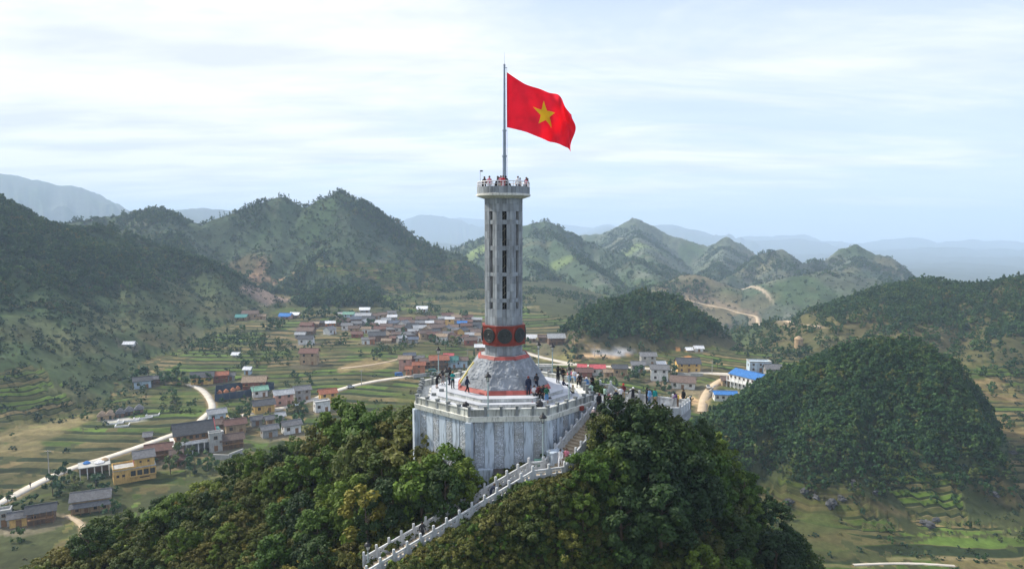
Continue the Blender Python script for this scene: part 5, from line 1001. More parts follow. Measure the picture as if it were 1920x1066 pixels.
balustrade([(11.0, 70.1, VZ), (17.7, 70.6, VZ)], 'near balustrade of the viewing terrace above the dark trees', 1.7, True)
balustrade([(17.7, 70.6, VZ), (19.6, 73.8, VZ)], 'balustrade across the right end of the viewing terrace', .95, True)
# stairs
def flight(A, B, width, n, label, back=3.0):
    A, B = Vector(A), Vector(B); d = B - A; ln = math.hypot(d.x, d.y); yaw = math.atan2(d.y, d.x); tr = ln / n; rz = d.z / n
    o = empty('stone_stair', A, yaw, label, 'stairs', 'stone stairs to the tower'); sm_ = MB().box((tr / 2, 0, -.35), (tr * 1.0, width, .70)).mesh('step', M['stair_stone']); nos = MB().box((tr / 2 + .02, 0, .025), (tr + .04, width - .02, .05)).mesh('tread', M['stair_stone'])
    for k in range(n): s = link('step', sm_, o, (tr * k, 0, rz * k - .051)); link('tread', nos, s)
    b = MB(); b.hexa([(0, -width / 2 - .16, -4), (ln, -width / 2 - .16, -4 + d.z), (ln, width / 2 + .16, -4 + d.z), (0, width / 2 + .16, -4)], [(0, -width / 2 - .16, -.12), (ln, -width / 2 - .16, d.z - .12), (ln, width / 2 + .16, d.z - .12), (0, width / 2 + .16, -.12)]); b.build('side_walls', M['wall_concrete'], o)
    return o
flight((9.9, 70.5, LZ), (3.9, 62.9, -22.9), 2.0, 22, 'upper stair climbing along the right front wall of the platform')
flight((2.0, 62.0, -22.95), (-12.6, 56.6, -29.5), 2.0, 40, 'long lower stair descending to the bottom left')
st_land = slab([(1.7, 63.2), (1.3, 60.9), (4.6, 61.4), (5.2, 62.3), (3.2, 63.9)], -22.9, 3, 'stair_landing', 'stair_stone', None); tag(st_land, 'stone landing where the two stairs meet below the front right corner', 'landing')
n_ = Vector((.787, -.617, 0)); upl = [(9.0, 71.0, LZ), (3.0, 63.5, -22.9)]; upr = [(10.8, 69.9, LZ), (4.9, 62.2, -22.9)]
balustrade([upl[0], upl[1]], 'left balustrade of the upper stair against the platform wall', 1.0); balustrade([upr[0], upr[1]], 'right balustrade of the upper stair beside the trees', 1.0)
balustrade([(3.0, 63.5, -22.9), (1.6, 63.15, -22.9), (-13.0, 57.75, -29.5)], 'far balustrade of the lower stair', 1.25); balustrade([(4.9, 62.0, -22.9), (1.9, 60.9, -22.9), (-12.3, 55.5, -29.6)], 'near balustrade of the lower stair with carved panels', 1.3)
o = MB().box((0, 0, .3), (.9, .5, .6)).box((0, 0, .63), (.95, .55, .08)).build('green_bin', bpy.data.materials['roof_green'], None, (2.6, 64.1, -22.7)); tag(o, 'green bin behind the railing at the stair landing', 'bin')
# ---------------------------------------------------------------- lamps
def lamp_parts():
    p = MB().lathe([(.16, 0), (.15, .35), (.075, .45), (.06, 3.55)], n=10).mesh('pole', M['pole_paint'])
    g = MB().lathe([(.10, 3.6), (.24, 3.98)], n=8).mesh('lantern_glass', M['lamp_glass'])
    c = MB().lathe([(.34, 3.99), (.33, 4.06), (.22, 4.22), (.10, 4.30), (.05, 4.42), (.02, 4.52)], n=12).mesh('lantern_cap', M['black_iron'])
    f = MB().lathe([(.14, 3.54), (.12, 3.60)], n=8)
    for k in range(4): a = k * math.pi / 2 + .4; f.tube((.11 * math.cos(a), .11 * math.sin(a), 3.6), (.25 * math.cos(a), .25 * math.sin(a), 3.99), .018, n=4)
    return p, g, c, f.mesh('lantern_frame', M['black_iron'])
LP = lamp_parts()
def lamp(x, y, z, label, s=1.0):
    o = empty('street_lamp', (x, y, z), 0, label, 'street lamp', 'lantern lamps round the platform'); o.scale = (s, s, s)
    for nm, me in zip(('pole', 'lantern_glass', 'lantern_cap', 'lantern_frame'), LP): link(nm, me, o)
    return o
lamp(-2.35, 65.65, PZ, 'lantern lamp at the front of the platform before the sculpted base'); lamp(-6.6, 67.9, PZ, 'lantern lamp on the left front parapet'); lamp(5.85, 69.0, PZ, 'lantern lamp on the right front parapet')
lamp(-8.75, 80.2, PZ, 'lantern lamp at the back left of the platform'); lamp(3.3, 83.8, PZ, 'left lamp of the pair behind the tower base on the right'); lamp(4.95, 82.6, PZ, 'right lamp of the pair behind the tower base on the right')
lamp(2.95, 63.9, -22.2, 'lantern lamp at the landing in front of the white wall', 1.08); lamp(-12.55, 57.4, -31.3, 'lantern lamp at the bottom edge left of the lower stair', .98)
# ---------------------------------------------------------------- vegetation
def crown_arrays(n_clump, n_leaf, leaf, h, rx, shape, seed, base=.25):
    """leaf quads gathered in clumps that fill an uneven crown of height h and radius rx, standing on the origin"""
    r = np.random.default_rng(seed); V = []; T = []
    ph = r.random(3) * 6.28
    for c in range(n_clump):
        t = r.random() ** .8; a = r.random() * 6.283; z = h * (base + (1 - base) * t)
        if shape == 'bush': prof = math.sqrt(max(.05, 1 - (2 * t - .75) ** 2 / 1.6))
        elif shape == 'cone': prof = .95 * (1 - t) ** .75 + .10
        else: prof = math.sin(math.pi * min(.97, .12 + .84 * t)) ** .55
        R_ = rx * prof * (1 + .28 * math.sin(2 * a + ph[0]) + .18 * math.sin(3 * a + ph[1] + 4 * t)); q = R_ * (.45 + .6 * r.random() ** .5)
        cc = np.array([q * math.cos(a), q * math.sin(a), z + .06 * h * math.sin(a * 2 + ph[2])]); cr_ = rx * (.16 + .17 * r.random())
        k = n_leaf; d = r.normal(size=(k, 3)); d /= np.linalg.norm(d, axis=1)[:, None]; d[:, 2] = d[:, 2] * .75 + .12; p = cc + d * cr_ * (.55 + .5 * r.random((k, 1)))
        out = d * .55 + (p - np.array([0, 0, h * .45])) / max(rx, h) * .7 + r.normal(size=(k, 3)) * .42 + np.array([0, 0, .25]); out /= np.linalg.norm(out, axis=1)[:, None]
        up = r.normal(size=(k, 3)); s1 = np.cross(out, up); s1 /= np.linalg.norm(s1, axis=1)[:, None]; s2 = np.cross(out, s1)
        sz = leaf * (.6 + .8 * r.random((k, 1))); s1 = s1 * sz; s2 = s2 * sz * .62
        V.append(np.stack([p - s1, p - s2 * .9, p + s1, p + s2 * .9], 1)); tn = .5 + .30 * (r.random() - .5) + .35 * (r.random(k) - .5)
        T.append(np.repeat(np.clip(tn, 0, 1), 4))
    V = np.concatenate(V).reshape(-1, 3); F_ = np.arange(len(V)).reshape(-1, 4); return V, F_, np.concatenate(T).astype(np.float32)
def crown_mesh(name, m, *a, **k): V_, F_, T_ = crown_arrays(*a, **k); return npmesh(name, V_, F_, {'tint': ('FLOAT', T_)}, m)
def trunk_mesh(h, r0, seed, lean=.1):
    r = random.Random(seed); b = MB(); p = Vector((0, 0, -.6)); q = Vector((r.uniform(-lean, lean) * h, r.uniform(-lean, lean) * h, h * .5)); t = Vector((q.x * 1.3, q.y * 1.3, h * .92))
    b.tube(p, q, r0, r0 * .65, 7); b.tube(q, t, r0 * .65, r0 * .2, 6)
    for k in range(5):
        a = r.uniform(0, 6.28); s_ = q.lerp(t, r.uniform(0, .6)); e = s_ + Vector((math.cos(a), math.sin(a), .8)) * h * r.uniform(.18, .3); b.tube(s_, e, r0 * .35, r0 * .1, 5)
    return b.mesh('trunk', M['bark'])
# species for the tower hill: (crown meshes, trunk)
SPEC = {}
for i in range(5): SPEC[('dark', i)] = (crown_mesh('crown', M['leaf_dark'], 52, 88, .135, 4.2, 1.75, 'round', 100 + i, base=.12), trunk_mesh(3.8, .13, i))
for i in range(5): SPEC[('mid', i)] = (crown_mesh('crown', M['leaf_mid'], 48, 84, .135, 3.8, 1.65, 'round', 200 + i, base=.10), trunk_mesh(3.4, .12, 10 + i))
for i in range(4): SPEC[('olive', i)] = (crown_mesh('crown', M['leaf_olive'], 34, 64, .115, 2.6, 1.5, 'bush', 300 + i, base=.05), trunk_mesh(2.0, .08, 20 + i))
for i in range(2): SPEC[('yellow', i)] = (crown_mesh('crown', M['leaf_yellow'], 26, 60, .10, 3.0, 1.2, 'round', 400 + i, base=.2), trunk_mesh(2.6, .08, 30 + i))
for i in range(2): SPEC[('scrub', i)] = (crown_mesh('crown', M['leaf_olive'], 18, 40, .10, 1.3, 1.05, 'bush', 500 + i, base=.02), trunk_mesh(.8, .04, 40 + i))
KN = {'dark': 5, 'mid': 5, 'olive': 4, 'yellow': 2, 'scrub': 2}; KH = {'dark': 4.2, 'mid': 3.8, 'olive': 2.6, 'yellow': 3.0, 'scrub': 1.3}
STAIRL = [((9.9, 70.5), (3.9, 62.9)), ((3.9, 62.9), (2.0, 62.0)), ((2.0, 62.0), (-12.6, 56.6))]
def segd(x, y, a, b): vx, vy = b[0] - a[0], b[1] - a[1]; t = max(0, min(1, ((x - a[0]) * vx + (y - a[1]) * vy) / (vx * vx + vy * vy))); return math.hypot(x - a[0] - t * vx, y - a[1] - t * vy), (x - a[0]) * vy - (y - a[1]) * vx
def clear(x, y):
    """how tall a plant may be here (0 = none)"""
    dp = math.hypot(x - TX, y - TY) - 9.9
    if dp < .9: return 0
    mx = 9
    for k, (a, b) in enumerate(STAIRL):
        d, side = segd(x, y, a, b)
        if d < 2.1: return 0
        mx = min(mx, .4 + (d - 1.8) * (.6 if (x * 0 + y) < 64 and k == 2 and side > -1e9 and y < (62 + (x - 2) * .37) else 1.1))
    if 10 < x < 20.3 and 69 < y < 79: return 1.5
    if x > 4 and 63 < y < 82: mx = min(mx, -18.2 - gz(x, y))
    if -3.6 < x < 3.5 and 62 < y < 66: return .5
    return mx
cand = []
rg = random.Random(11)
# hand-placed large trees: u, v of the top, distance, height, kind
for (u, v, Y, h, kd) in [(1190, 768, 66.5, 6.2, 'dark'), (1150, 790, 67, 5.6, 'dark'), (1225, 776, 66.5, 5.6, 'dark'), (1262, 792, 66.5, 5.4, 'dark'), (1180, 820, 62.5, 5.4, 'dark'), (1225, 825, 62, 5.2, 'dark'), (1145, 850, 61, 4.6, 'mid'), (1130, 818, 65.2, 4.2, 'olive'), (1290, 812, 67, 4.6, 'mid'), (1315, 790, 72, 4.4, 'dark'),
   (1275, 840, 63, 5, 'dark'), (1105, 880, 60, 4.4, 'mid'), (1330, 845, 66, 4.8, 'mid'), (1170, 880, 58, 4.6, 'dark'), (1240, 880, 59, 4.8, 'dark'), (1300, 890, 62, 4.6, 'dark'), (1345, 812, 74, 3.8, 'mid'), (1208, 760, 68.3, 4.6, 'olive'), (1245, 770, 68.5, 4.3, 'olive'),
   (800, 815, 66, 4.2, 'mid'), (838, 828, 63.5, 4.2, 'mid'), (868, 868, 62, 3.8, 'mid'), (790, 850, 62, 4.4, 'mid'), (830, 880, 60.5, 4.2, 'dark'), (760, 800, 70, 5.0, 'olive'), (745, 790, 74, 4.6, 'olive'), (770, 770, 76, 4.2, 'olive'), (700, 780, 76, 4.6, 'mid'), (640, 760, 80, 5.4, 'mid'), (665, 768, 79, 4.6, 'mid'), (610, 790, 80, 4.6, 'olive'), (735, 765, 80, 3.6, 'olive'), (675, 800, 72, 4.5, 'olive'), (720, 830, 68, 4.6, 'dark'), (660, 850, 66, 4.6, 'mid'), (690, 920, 61, 4.4, 'yellow'), (725, 905, 62, 4.4, 'dark')]:
    x, y, zt = at(u, v, Y); g_ = gz(x, y); hh = max(h * .8, min(zt - g_, h * 1.35)); cand.append((x, y, hh, kd, 1.0))
for it in range(5200):
    y = rg.uniform(46, 112); x = rg.uniform(-75, 48)
    if KEYS[int(GID[np.clip(np.searchsorted(RR, math.hypot(x, y)), 0, len(RR) - 1), np.clip(np.searchsorted(AZ, math.atan2(x, y)), 0, len(AZ) - 1)])] != 'tower': continue
    z = gz(x, y)
    if z < -66 and y < 60: continue
    t = rg.random(); n_ = float(vn(np.array(x / 9.0), np.array(y / 9.0), 7)); n2_ = float(vn(np.array(x / 14.0), np.array(y / 14.0), 17))
    if x > 3: kd = 'dark' if t < .55 else ('mid' if t < .85 else ('olive' if t < .96 else 'yellow'))
    elif x > -20: kd = 'dark' if t < .2 else ('mid' if t < .6 else ('olive' if t < .93 else 'yellow'))
    else: kd = 'dark' if t < .2 else ('mid' if t < .42 else ('olive' if t < .80 else ('scrub' if t < .96 else 'yellow')))
    if y < 58 and x < 20 and t < .35: kd = 'scrub' if t < .1 else 'olive'
    h = KH[kd] * rg.uniform(.65, 1.25) * (.8 + .5 * n_)
    if -66 < x < -25: h *= .8
    mx = clear(x, y)
    if mx < .5: continue
    if h > mx:
        h = mx * rg.uniform(.8, 1); kd = 'scrub' if h < 1.7 else ('olive' if h < 2.6 else kd)
    rad = h * .42
    if n2_ < .20 and x < 0: continue
    if any((x - c[0]) ** 2 + (y - c[1]) ** 2 < (rad + c[2] * .42) ** 2 * .40 for c in cand): continue
    cand.append((x, y, h, kd, 0))
for it in range(9000):
    x = rg.uniform(-62, 36); y = rg.uniform(47, 86)
    mx = clear(x, y)
    if mx < .5: continue
    h = min(mx, rg.uniform(.7, 2.3)); kd = 'scrub' if h < 1.3 or rg.random() < .25 else rg.choice(['olive', 'olive', 'mid', 'dark', 'yellow'] if x > -15 else ['olive', 'olive', 'olive', 'mid', 'scrub'])
    if kd == 'yellow' and rg.random() < .6: kd = 'olive'
    if any((x - c[0]) ** 2 + (y - c[1]) ** 2 < (h * .42 + c[2] * .36) ** 2 * .42 for c in cand): continue
    cand.append((x, y, h, kd, 0))
DESC = {'dark': 'dense dark green tree', 'mid': 'bright green leafy tree', 'olive': 'olive-brown bushy shrub', 'yellow': 'yellow autumn-leaved tree', 'scrub': 'low olive scrub bush'}
def SIDE(x, y):
    u = 960 + x / y * 1280
    if x < -13: return 'on the left slope, ' + ('at its outer end' if u < 350 else 'half-way to the crest' if u < 560 else 'near its crest' if y > 70 else 'above the lower stair')
    if x < 4 and y > 61.5: return 'before the left of the white wall'
    if y < 58 and u < 1150: return 'at the bottom below the lower stair'
    if u < 1150: return 'between the stairs and the dark trees'
    if y > 72: return 'at the foot of the viewing terrace'
    return 'on the right flank, ' + ('just below the viewing terrace' if y > 64 and u < 1320 else 'along its outer edge' if u > 1330 else 'in its dark middle')
def inview(x, y, z): u = 960 + x / y * 1280; a = math.atan2(-z, math.hypot(0, y)); return -40 < u < 1960 and a < R(29)
big_ = sorted([c for c in cand if inview(c[0], c[1], gz(c[0], c[1]) + c[2])], key=lambda c: -(c[2] / c[1]) - (5 if c[4] else 0))
ind = big_[:292]; inds = set(id(c) for c in ind); restc = [c for c in cand if id(c) not in inds]
for i, (x, y, h, kd, hero) in enumerate(ind):
    cr_, tr_ = SPEC[(kd, i % KN[kd])]; s = h / KH[kd]; d = 'shrub' if kd in ('olive', 'scrub') else 'tree'
    o = empty('tree' if d == 'tree' else 'shrub', (x, y, gz(x, y)), rg.uniform(0, 6.28), ('tall ' if h > KH[kd] * 1.15 else 'small ' if h < KH[kd] * .6 else '') + DESC[kd] + ' ' + SIDE(x, y), d, 'trees and shrubs of the tower hill'); k_ = rg.uniform(.9, 1.15); o.scale = (s * k_, s * k_, s)
    link('crown', cr_, o); link('trunk', tr_, o)
# scattered vegetation as instanced masses
def variants(name, items):
    c = bpy.data.collections.new(name)
    for k, me in enumerate(items): c.objects.link(bpy.data.objects.new('%s_%02d' % (name, k), me))
    return c
def scatter(name, label, pts, scl, idx, col, cat):
    me = bpy.data.meshes.new(name); P = np.asarray(pts, dtype=np.float32); n = len(P); me.vertices.add(n); me.vertices.foreach_set('co', P.ravel())
    for an, ty, arr in (('scl', 'FLOAT_VECTOR', scl), ('rot', 'FLOAT_VECTOR', np.stack([np.random.uniform(-.08, .08, n), np.random.uniform(-.08, .08, n), np.random.uniform(0, 6.28, n)], -1))):
        a = me.attributes.new(an, ty, 'POINT'); a.data.foreach_set('vector', np.asarray(arr, dtype=np.float32).ravel())
    a = me.attributes.new('pick', 'INT', 'POINT'); a.data.foreach_set('value', np.asarray(idx, dtype=np.int32)); me.update()
    o = link(name, me); tag(o, label, cat, None, 'stuff'); ng = bpy.data.node_groups.new(name, 'GeometryNodeTree')
    ng.interface.new_socket('Geometry', in_out='INPUT', socket_type='NodeSocketGeometry'); ng.interface.new_socket('Geometry', in_out='OUTPUT', socket_type='NodeSocketGeometry')
    gi = ng.nodes.new('NodeGroupInput'); go = ng.nodes.new('NodeGroupOutput'); ip = ng.nodes.new('GeometryNodeInstanceOnPoints'); ci = ng.nodes.new('GeometryNodeCollectionInfo')
    ci.inputs['Collection'].default_value = col; ci.inputs['Separate Children'].default_value = True; ci.inputs['Reset Children'].default_value = True
    def attr(nm, ty): q = ng.nodes.new('GeometryNodeInputNamedAttribute'); q.data_type = ty; q.inputs[0].default_value = nm; return next(s for s in q.outputs if s.enabled and s.name == 'Attribute')
    L(ng, gi.outputs[0], ip.inputs['Points']); L(ng, ci.outputs[0], ip.inputs['Instance']); ip.inputs['Pick Instance'].default_value = True
    L(ng, attr('pick', 'INT'), ip.inputs['Instance Index']); L(ng, attr('scl', 'FLOAT_VECTOR'), ip.inputs['Scale'])
    e2r = ng.nodes.new('FunctionNodeEulerToRotation'); L(ng, attr('rot', 'FLOAT_VECTOR'), e2r.inputs[0]); L(ng, e2r.outputs[0], ip.inputs['Rotation']); L(ng, ip.outputs[0], go.inputs[0])
    md = o.modifiers.new('scatter', 'NODES'); md.node_group = ng; return o
kinds = sorted(SPEC); vc = variants('hilltree', [SPEC[k][0] for k in kinds])
if restc:
    P = [(c[0], c[1], gz(c[0], c[1])) for c in restc]; ix = [kinds.index((c[3], i % KN[c[3]])) for i, c in enumerate(restc)]; sc = [[c[2] / KH[c[3]]] * 3 for c in restc]
    scatter('hill_woodland', 'remaining trees and scrub that cover the back and flanks of the tower hill', P, sc, ix, vc, 'woodland')
# low ground plants on the tower hill
P = []; 
while len(P) < 9000:
    x = rg.uniform(-60, 36); y = rg.uniform(47, 95)
    if len(P) > 5000: x = rg.uniform(-14, 14); y = rg.uniform(46, 62)
    if math.hypot(x - TX, y - TY) < 9.9 or min(segd(x, y, a, b)[0] for a, b in STAIRL) < 1.35: continue
    P.append((x, y, gz(x, y) - .05))
gm = [crown_mesh('tuft', M[mm], 7, 26, .09, .55, .55, 'bush', 600 + i, base=0) for i, mm in enumerate(('leaf_olive', 'leaf_mid', 'leaf_olive', 'leaf_dark'))]
scatter('undergrowth', 'low grass and undergrowth between the trees of the tower hill', P, np.repeat(np.random.uniform(.5, 1.7, (len(P), 1)), 3, 1), np.random.randint(0, 4, len(P)), variants('tuft', gm), 'undergrowth')
# woods and scrub on the hills and in the valley
FV = [crown_mesh('forest_crown', M['leaf_forest'], 13, 13, .62, 5.4, 2.3, 'round', 700 + i, base=.05) for i in range(7)] + [crown_mesh('pine_crown', M['leaf_forest'], 12, 11, .55, 7.0, 1.7, 'cone', 720 + i, base=.08) for i in range(2)]
SV = [crown_mesh('scrub_crown', M['leaf_scrub'], 7, 10, .42, 2.0, 1.35, 'bush', 740 + i, base=0) for i in range(5)]
allv = variants('forestplant', FV + SV)
def scat_region(name, label, cat, r0, r1, n, keys, cover, size, forest_p, zmin=-300, jit=.45):
    r = np.sqrt(np.random.uniform(r0 * r0, r1 * r1, n)); a = np.random.uniform(R(-43), R(43), n); x = r * np.sin(a); y = r * np.cos(a)
    i = np.clip(np.searchsorted(RR, r), 0, len(RR) - 1); j = np.clip(np.searchsorted(AZ, a), 0, len(AZ) - 1); k = KEYA[i, j]; z = zlook(GZ, x, y)
    cv = cover(x, y, z); keep = np.isin(k, keys) & (np.random.random(n) < cv) & (z > zmin) & ROADCLEAR(x, y)
    x, y, z, cv = x[keep], y[keep], z[keep], cv[keep]; m_ = len(x); fr_ = np.random.random(m_) < np.clip(forest_p(x, y, z), 0, 1); s = size * np.random.uniform(1 - jit, 1 + jit, m_); s = np.where(fr_, s, s * 1.1)
    ix = np.where(fr_, np.where(np.random.random(m_) < .06, np.random.randint(7, 9, m_), np.random.randint(0, 7, m_)), np.random.randint(9, 14, m_))
    if m_ == 0: return
    scatter(name, label, np.stack([x, y, z - .2], -1), np.stack([s, s, s * np.random.uniform(.8, 1.2, m_)], -1), ix, allv, cat); print(name, m_)
RX = np.concatenate([p[3] for p in ROADP] + [np.array([h[1] for h in HPOS])]); RY = np.concatenate([p[4] for p in ROADP] + [np.array([h[2] + h[3] * .3 for h in HPOS])]); RD = np.concatenate([np.full(len(p[3]), p[2] * .5 + 2.2) for p in ROADP] + [np.array([h[3] * .65 for h in HPOS])])
for (k_, r_) in (('yellow', 11), ('stilt', 11), ('two_tier', 9), ('school', 15), ('wing', 9), ('porch', 7)): RX = np.append(RX, SPOS[k_][0]); RY = np.append(RY, SPOS[k_][1] + 4); RD = np.append(RD, r_)
def ROADCLEAR(x, y):
    ok = np.ones(len(x), dtype=bool)
    for a, b, c in zip(RX[::1], RY[::1], RD): ok &= (np.abs(x - a) > c) | (np.abs(y - b) > c)
    return ok
def nz(x, y, s, k, lo, hi): return sst(lo, hi, fbm(x / s, y / s, 4, k))
scat_region('forest', 'dense green forest over the rounded hill at the right', 'forest', 150, 330, 46000, ['right'], lambda x, y, z: sst(-84, -72, z) * (.75 + .25 * nz(x, y, 18, 3, -.3, .1)), .56, lambda x, y, z: .35 + .65 * sst(-76, -64, z))
scat_region('forest', 'forest on the long ridge at the far right', 'forest', 300, 640, 46000, ['rback'], lambda x, y, z: .15 + .85 * sst(-66, -52, z) * (.5 + .5 * nz(x, y, 30, 4, -.3, .0)), .74, lambda x, y, z: .75 + 0 * x)
scat_region('forest', 'dark forest on the cone-shaped hill right of the tower', 'forest', 330, 560, 34000, ['cone'], lambda x, y, z: .12 + .95 * sst(-70, -60, z), .84, lambda x, y, z: sst(-74, -62, z))
scat_region('forest', 'wooded hillside at the left', 'forest', 280, 820, 85000, ['left'], lambda x, y, z: .14 + sst(-66, -40, z) * (.15 + .85 * nz(x, y, 32, 5, -.12, .12)), .86, lambda x, y, z: sst(-50, -20, z) * .9)
scat_region('forest', 'wooded mound behind the far village', 'forest', 520, 760, 30000, ['mound'], lambda x, y, z: .25 + .75 * sst(-74, -64, z), 1.15, lambda x, y, z: 1 + 0 * x)
scat_region('scrubland', 'scrub and scattered trees over the large twin-peaked mountain', 'scrub', 560, 1150, 90000, ['big'], lambda x, y, z: .22 + .55 * nz(x, y, 55, 6, -.1, .2), .95, lambda x, y, z: nz(x, y, 55, 6, .0, .3) * .7 + .15)
scat_region('scrubland', 'scrub over the hazy middle mountains', 'scrub', 700, 1900, 120000, ['mid', 'twin', 'spur', 'midb'], lambda x, y, z: .18 + .6 * nz(x, y, 60, 8, 0, .2), .95, lambda x, y, z: nz(x, y, 60, 8, .05, .25) * .75)
scat_region('valley_scrub', 'shrubs and rough grass on the terraced slopes at the lower right', 'scrub', 115, 330, 16000, ['valley', 'right'], lambda x, y, z: (x > 45) * (z < -66) * (.10 + .60 * nz(x, y, 22, 12, -.05, .2)), .42, lambda x, y, z: .2 + 0 * x)
scat_region('valley_scrub', 'bushes and hedgerows between the valley fields', 'scrub', 125, 800, 60000, ['valley'], lambda x, y, z: .012 + .45 * nz(x, y, 38, 9, .10, .32), .62, lambda x, y, z: .35 + 0 * x)
# skyline pines
P = []; 
for (u, v) in [(478 + i * 5 + rg.uniform(-3, 3), 0) for i in range(22)] + [(700 + i * 7 + rg.uniform(-3, 3), 0) for i in range(26)] + [(400 + i * 6 + rg.uniform(-3, 3), 0) for i in range(14)] + [(612 + i * 3, 0) for i in range(10)]:
    Hs = np.array(HILLS[5][0]); us = 960 + Hs[:, 0] / Hs[:, 1] * 1280; Yk = float(np.interp(u, us, Hs[:, 1])) + rg.uniform(-12, 6); x = (u - 960) / 1280 * Yk; P.append((x, Yk, gz(x, Yk) - .3))
for i, p in enumerate(P[:72]):
    me = FV[7 + i % 2] if rg.random() < .7 else FV[i % 7]
    if i == 0: PT = trunk_mesh(5, .14, 77, .04)
    o = empty('pine_tree', p, rg.uniform(0, 6), 'thin dark tree standing on the skyline of the large twin-peaked mountain', 'tree', 'skyline trees on the large mountain'); s = rg.uniform(.7, 1.35); o.scale = (s * .7, s * .7, s); link('crown', me, o); link('trunk', PT, o)
# single trees in the valley
VT = [(870, 600, 9), (640, 612, 9), (632, 606, 10), (690, 620, 9), (697, 618, 8), (755, 632, 7), (757, 640, 9), (757, 652, 8), (707, 674, 7), (729, 662, 5), (500, 618, 9), (514, 614, 7), (530, 612, 7), (520, 616, 7), (455, 622, 6), (578, 600, 10), (583, 592, 9), (602, 594, 9), (610, 592, 9), (743, 588, 9), (810, 640, 6), (835, 655, 7), (850, 650, 7), (862, 645, 6), (820, 645, 6), (645, 640, 5), (1098, 590, 14), (1083, 672, 8), (985, 650, 7), (1075, 650, 8), (1258, 705, 8), (1240, 730, 7), (1200, 712, 8), (1180, 716, 7), (1260, 738, 5), (310, 722, 8), (250, 722, 9), (333, 716, 9), (340, 722, 8), (365, 722, 6), (388, 720, 6), (280, 716, 10), (323, 745, 5), (345, 868, 9), (470, 772, 6), (455, 795, 8), (440, 800, 7), (552, 775, 7), (570, 772, 6), (560, 800, 7), (120, 905, 7), (100, 930, 7), (140, 920, 6), (180, 925, 7), (205, 930, 5), (280, 885, 6), (320, 888, 7), (365, 885, 7), (390, 878, 6), (15, 960, 6), (60, 955, 5), (210, 965, 5), (525, 800, 6), (1345, 690, 6), (1460, 690, 7), (1440, 712, 5), (1130, 720, 6), (1150, 726, 6), (1212, 740, 5)]
VZONE = lambda u, v: 'at the bottom left near the farmhouses' if v > 900 else 'below the large timber house' if v > 860 else 'in the hedge row below the far-left hamlet' if v < 640 else 'around the isolated houses of the left fields' if v < 750 else 'between the roadside houses of the left valley'
for i, (u, v, h) in enumerate(VT):
    x, y = hit(u, v); pine = 480 < u < 600 and v < 600 or u in (757, 755); me = FV[7 + i % 2] if pine else FV[i % 7]; s = h / (7.0 if pine else 5.4)
    o = empty('tree', (x, y, gz(x, y) - .2), rg.uniform(0, 6), ('slender dark conifer' if pine else 'round green tree') + (' among the village houses left of the tower' if 540 < u < 940 and v < 720 else (' among the houses right of the tower' if u > 940 else ' ' + VZONE(u, v))), 'tree', 'single %s trees, %s' % ('slender' if pine else 'round', 'village' if 540 < u < 940 and v < 720 else ('right' if u > 940 else 'left valley'))); o.scale = (s, s, s); link('crown', me, o); link('trunk', PT, o)
# limestone outcrops
def rock_mesh(seed):
    bm = bmesh.new(); bmesh.ops.create_icosphere(bm, subdivisions=3, radius=1)
    for v_ in bm.verts:
        p = v_.co; n = float(fbm(np.array(p.x * 1.3 + seed), np.array(p.y * 1.3 + p.z * 2.1), 4, seed)); k = 1 + .55 * n - .9 * abs(float(fbm(np.array(p.x * 2.1 + p.z + seed), np.array(p.y * 2.1 - p.z), 3, seed + 5))); v_.co = Vector((p.x * k, p.y * k * .8, p.z * k * .75))
    me = bpy.data.meshes.new('rock'); bm.to_mesh(me); bm.free(); me.materials.append(M['rock_dark']); return me
RK = [rock_mesh(i + 3) for i in range(4)]
for i, (u, v, s, wh_) in enumerate([(455, 905, 2.2, 'l'), (545, 885, 2.6, 'l'), (560, 868, 2.0, 'l'), (460, 925, 1.6, 'l'), (585, 905, 1.5, 'l'), (885, 1012, 1.3, 's'), (925, 985, 1.1, 's'), (850, 1036, 1.2, 's'), (740, 775, 1.6, 'w'), (1510, 920, 2.0, 'r'), (1530, 932, 1.5, 'r'), (1560, 945, 2.6, 'r'), (1578, 935, 1.6, 'r'), (1480, 940, 1.8, 'r'), (1600, 905, 1.6, 'r'), (1640, 925, 1.4, 'r'), (1740, 985, 2.4, 'r'), (1755, 975, 1.5, 'r'), (1860, 925, 2.0, 'r'), (1900, 850, 1.8, 'r')]):
    x, y = hit(u, v, 50 if u < 1000 else 125); o = link('rock', RK[i % 4], None, (x, y, gz(x, y) + .1 * s)); o.scale = (s, s * .8, s * .8); o.rotation_euler = (rg.uniform(-.3, .3), rg.uniform(-.3, .3), rg.uniform(0, 6))
    tag(o, {'l': 'dark limestone outcrop among the shrubs on the left slope of the tower hill', 's': 'dark rock beside the near balustrade of the lower stair', 'w': 'pale-topped boulder behind the bushes left of the platform', 'r': 'grey limestone outcrop at the foot of the round right hill'}[wh_], 'rock', 'rock outcrops ' + wh_.replace('l', 'on the left slope').replace('s', 'beside the stair').replace('w', 'by the platform').replace('r', 'at the foot of the right hill') if wh_ != 'w' else None)
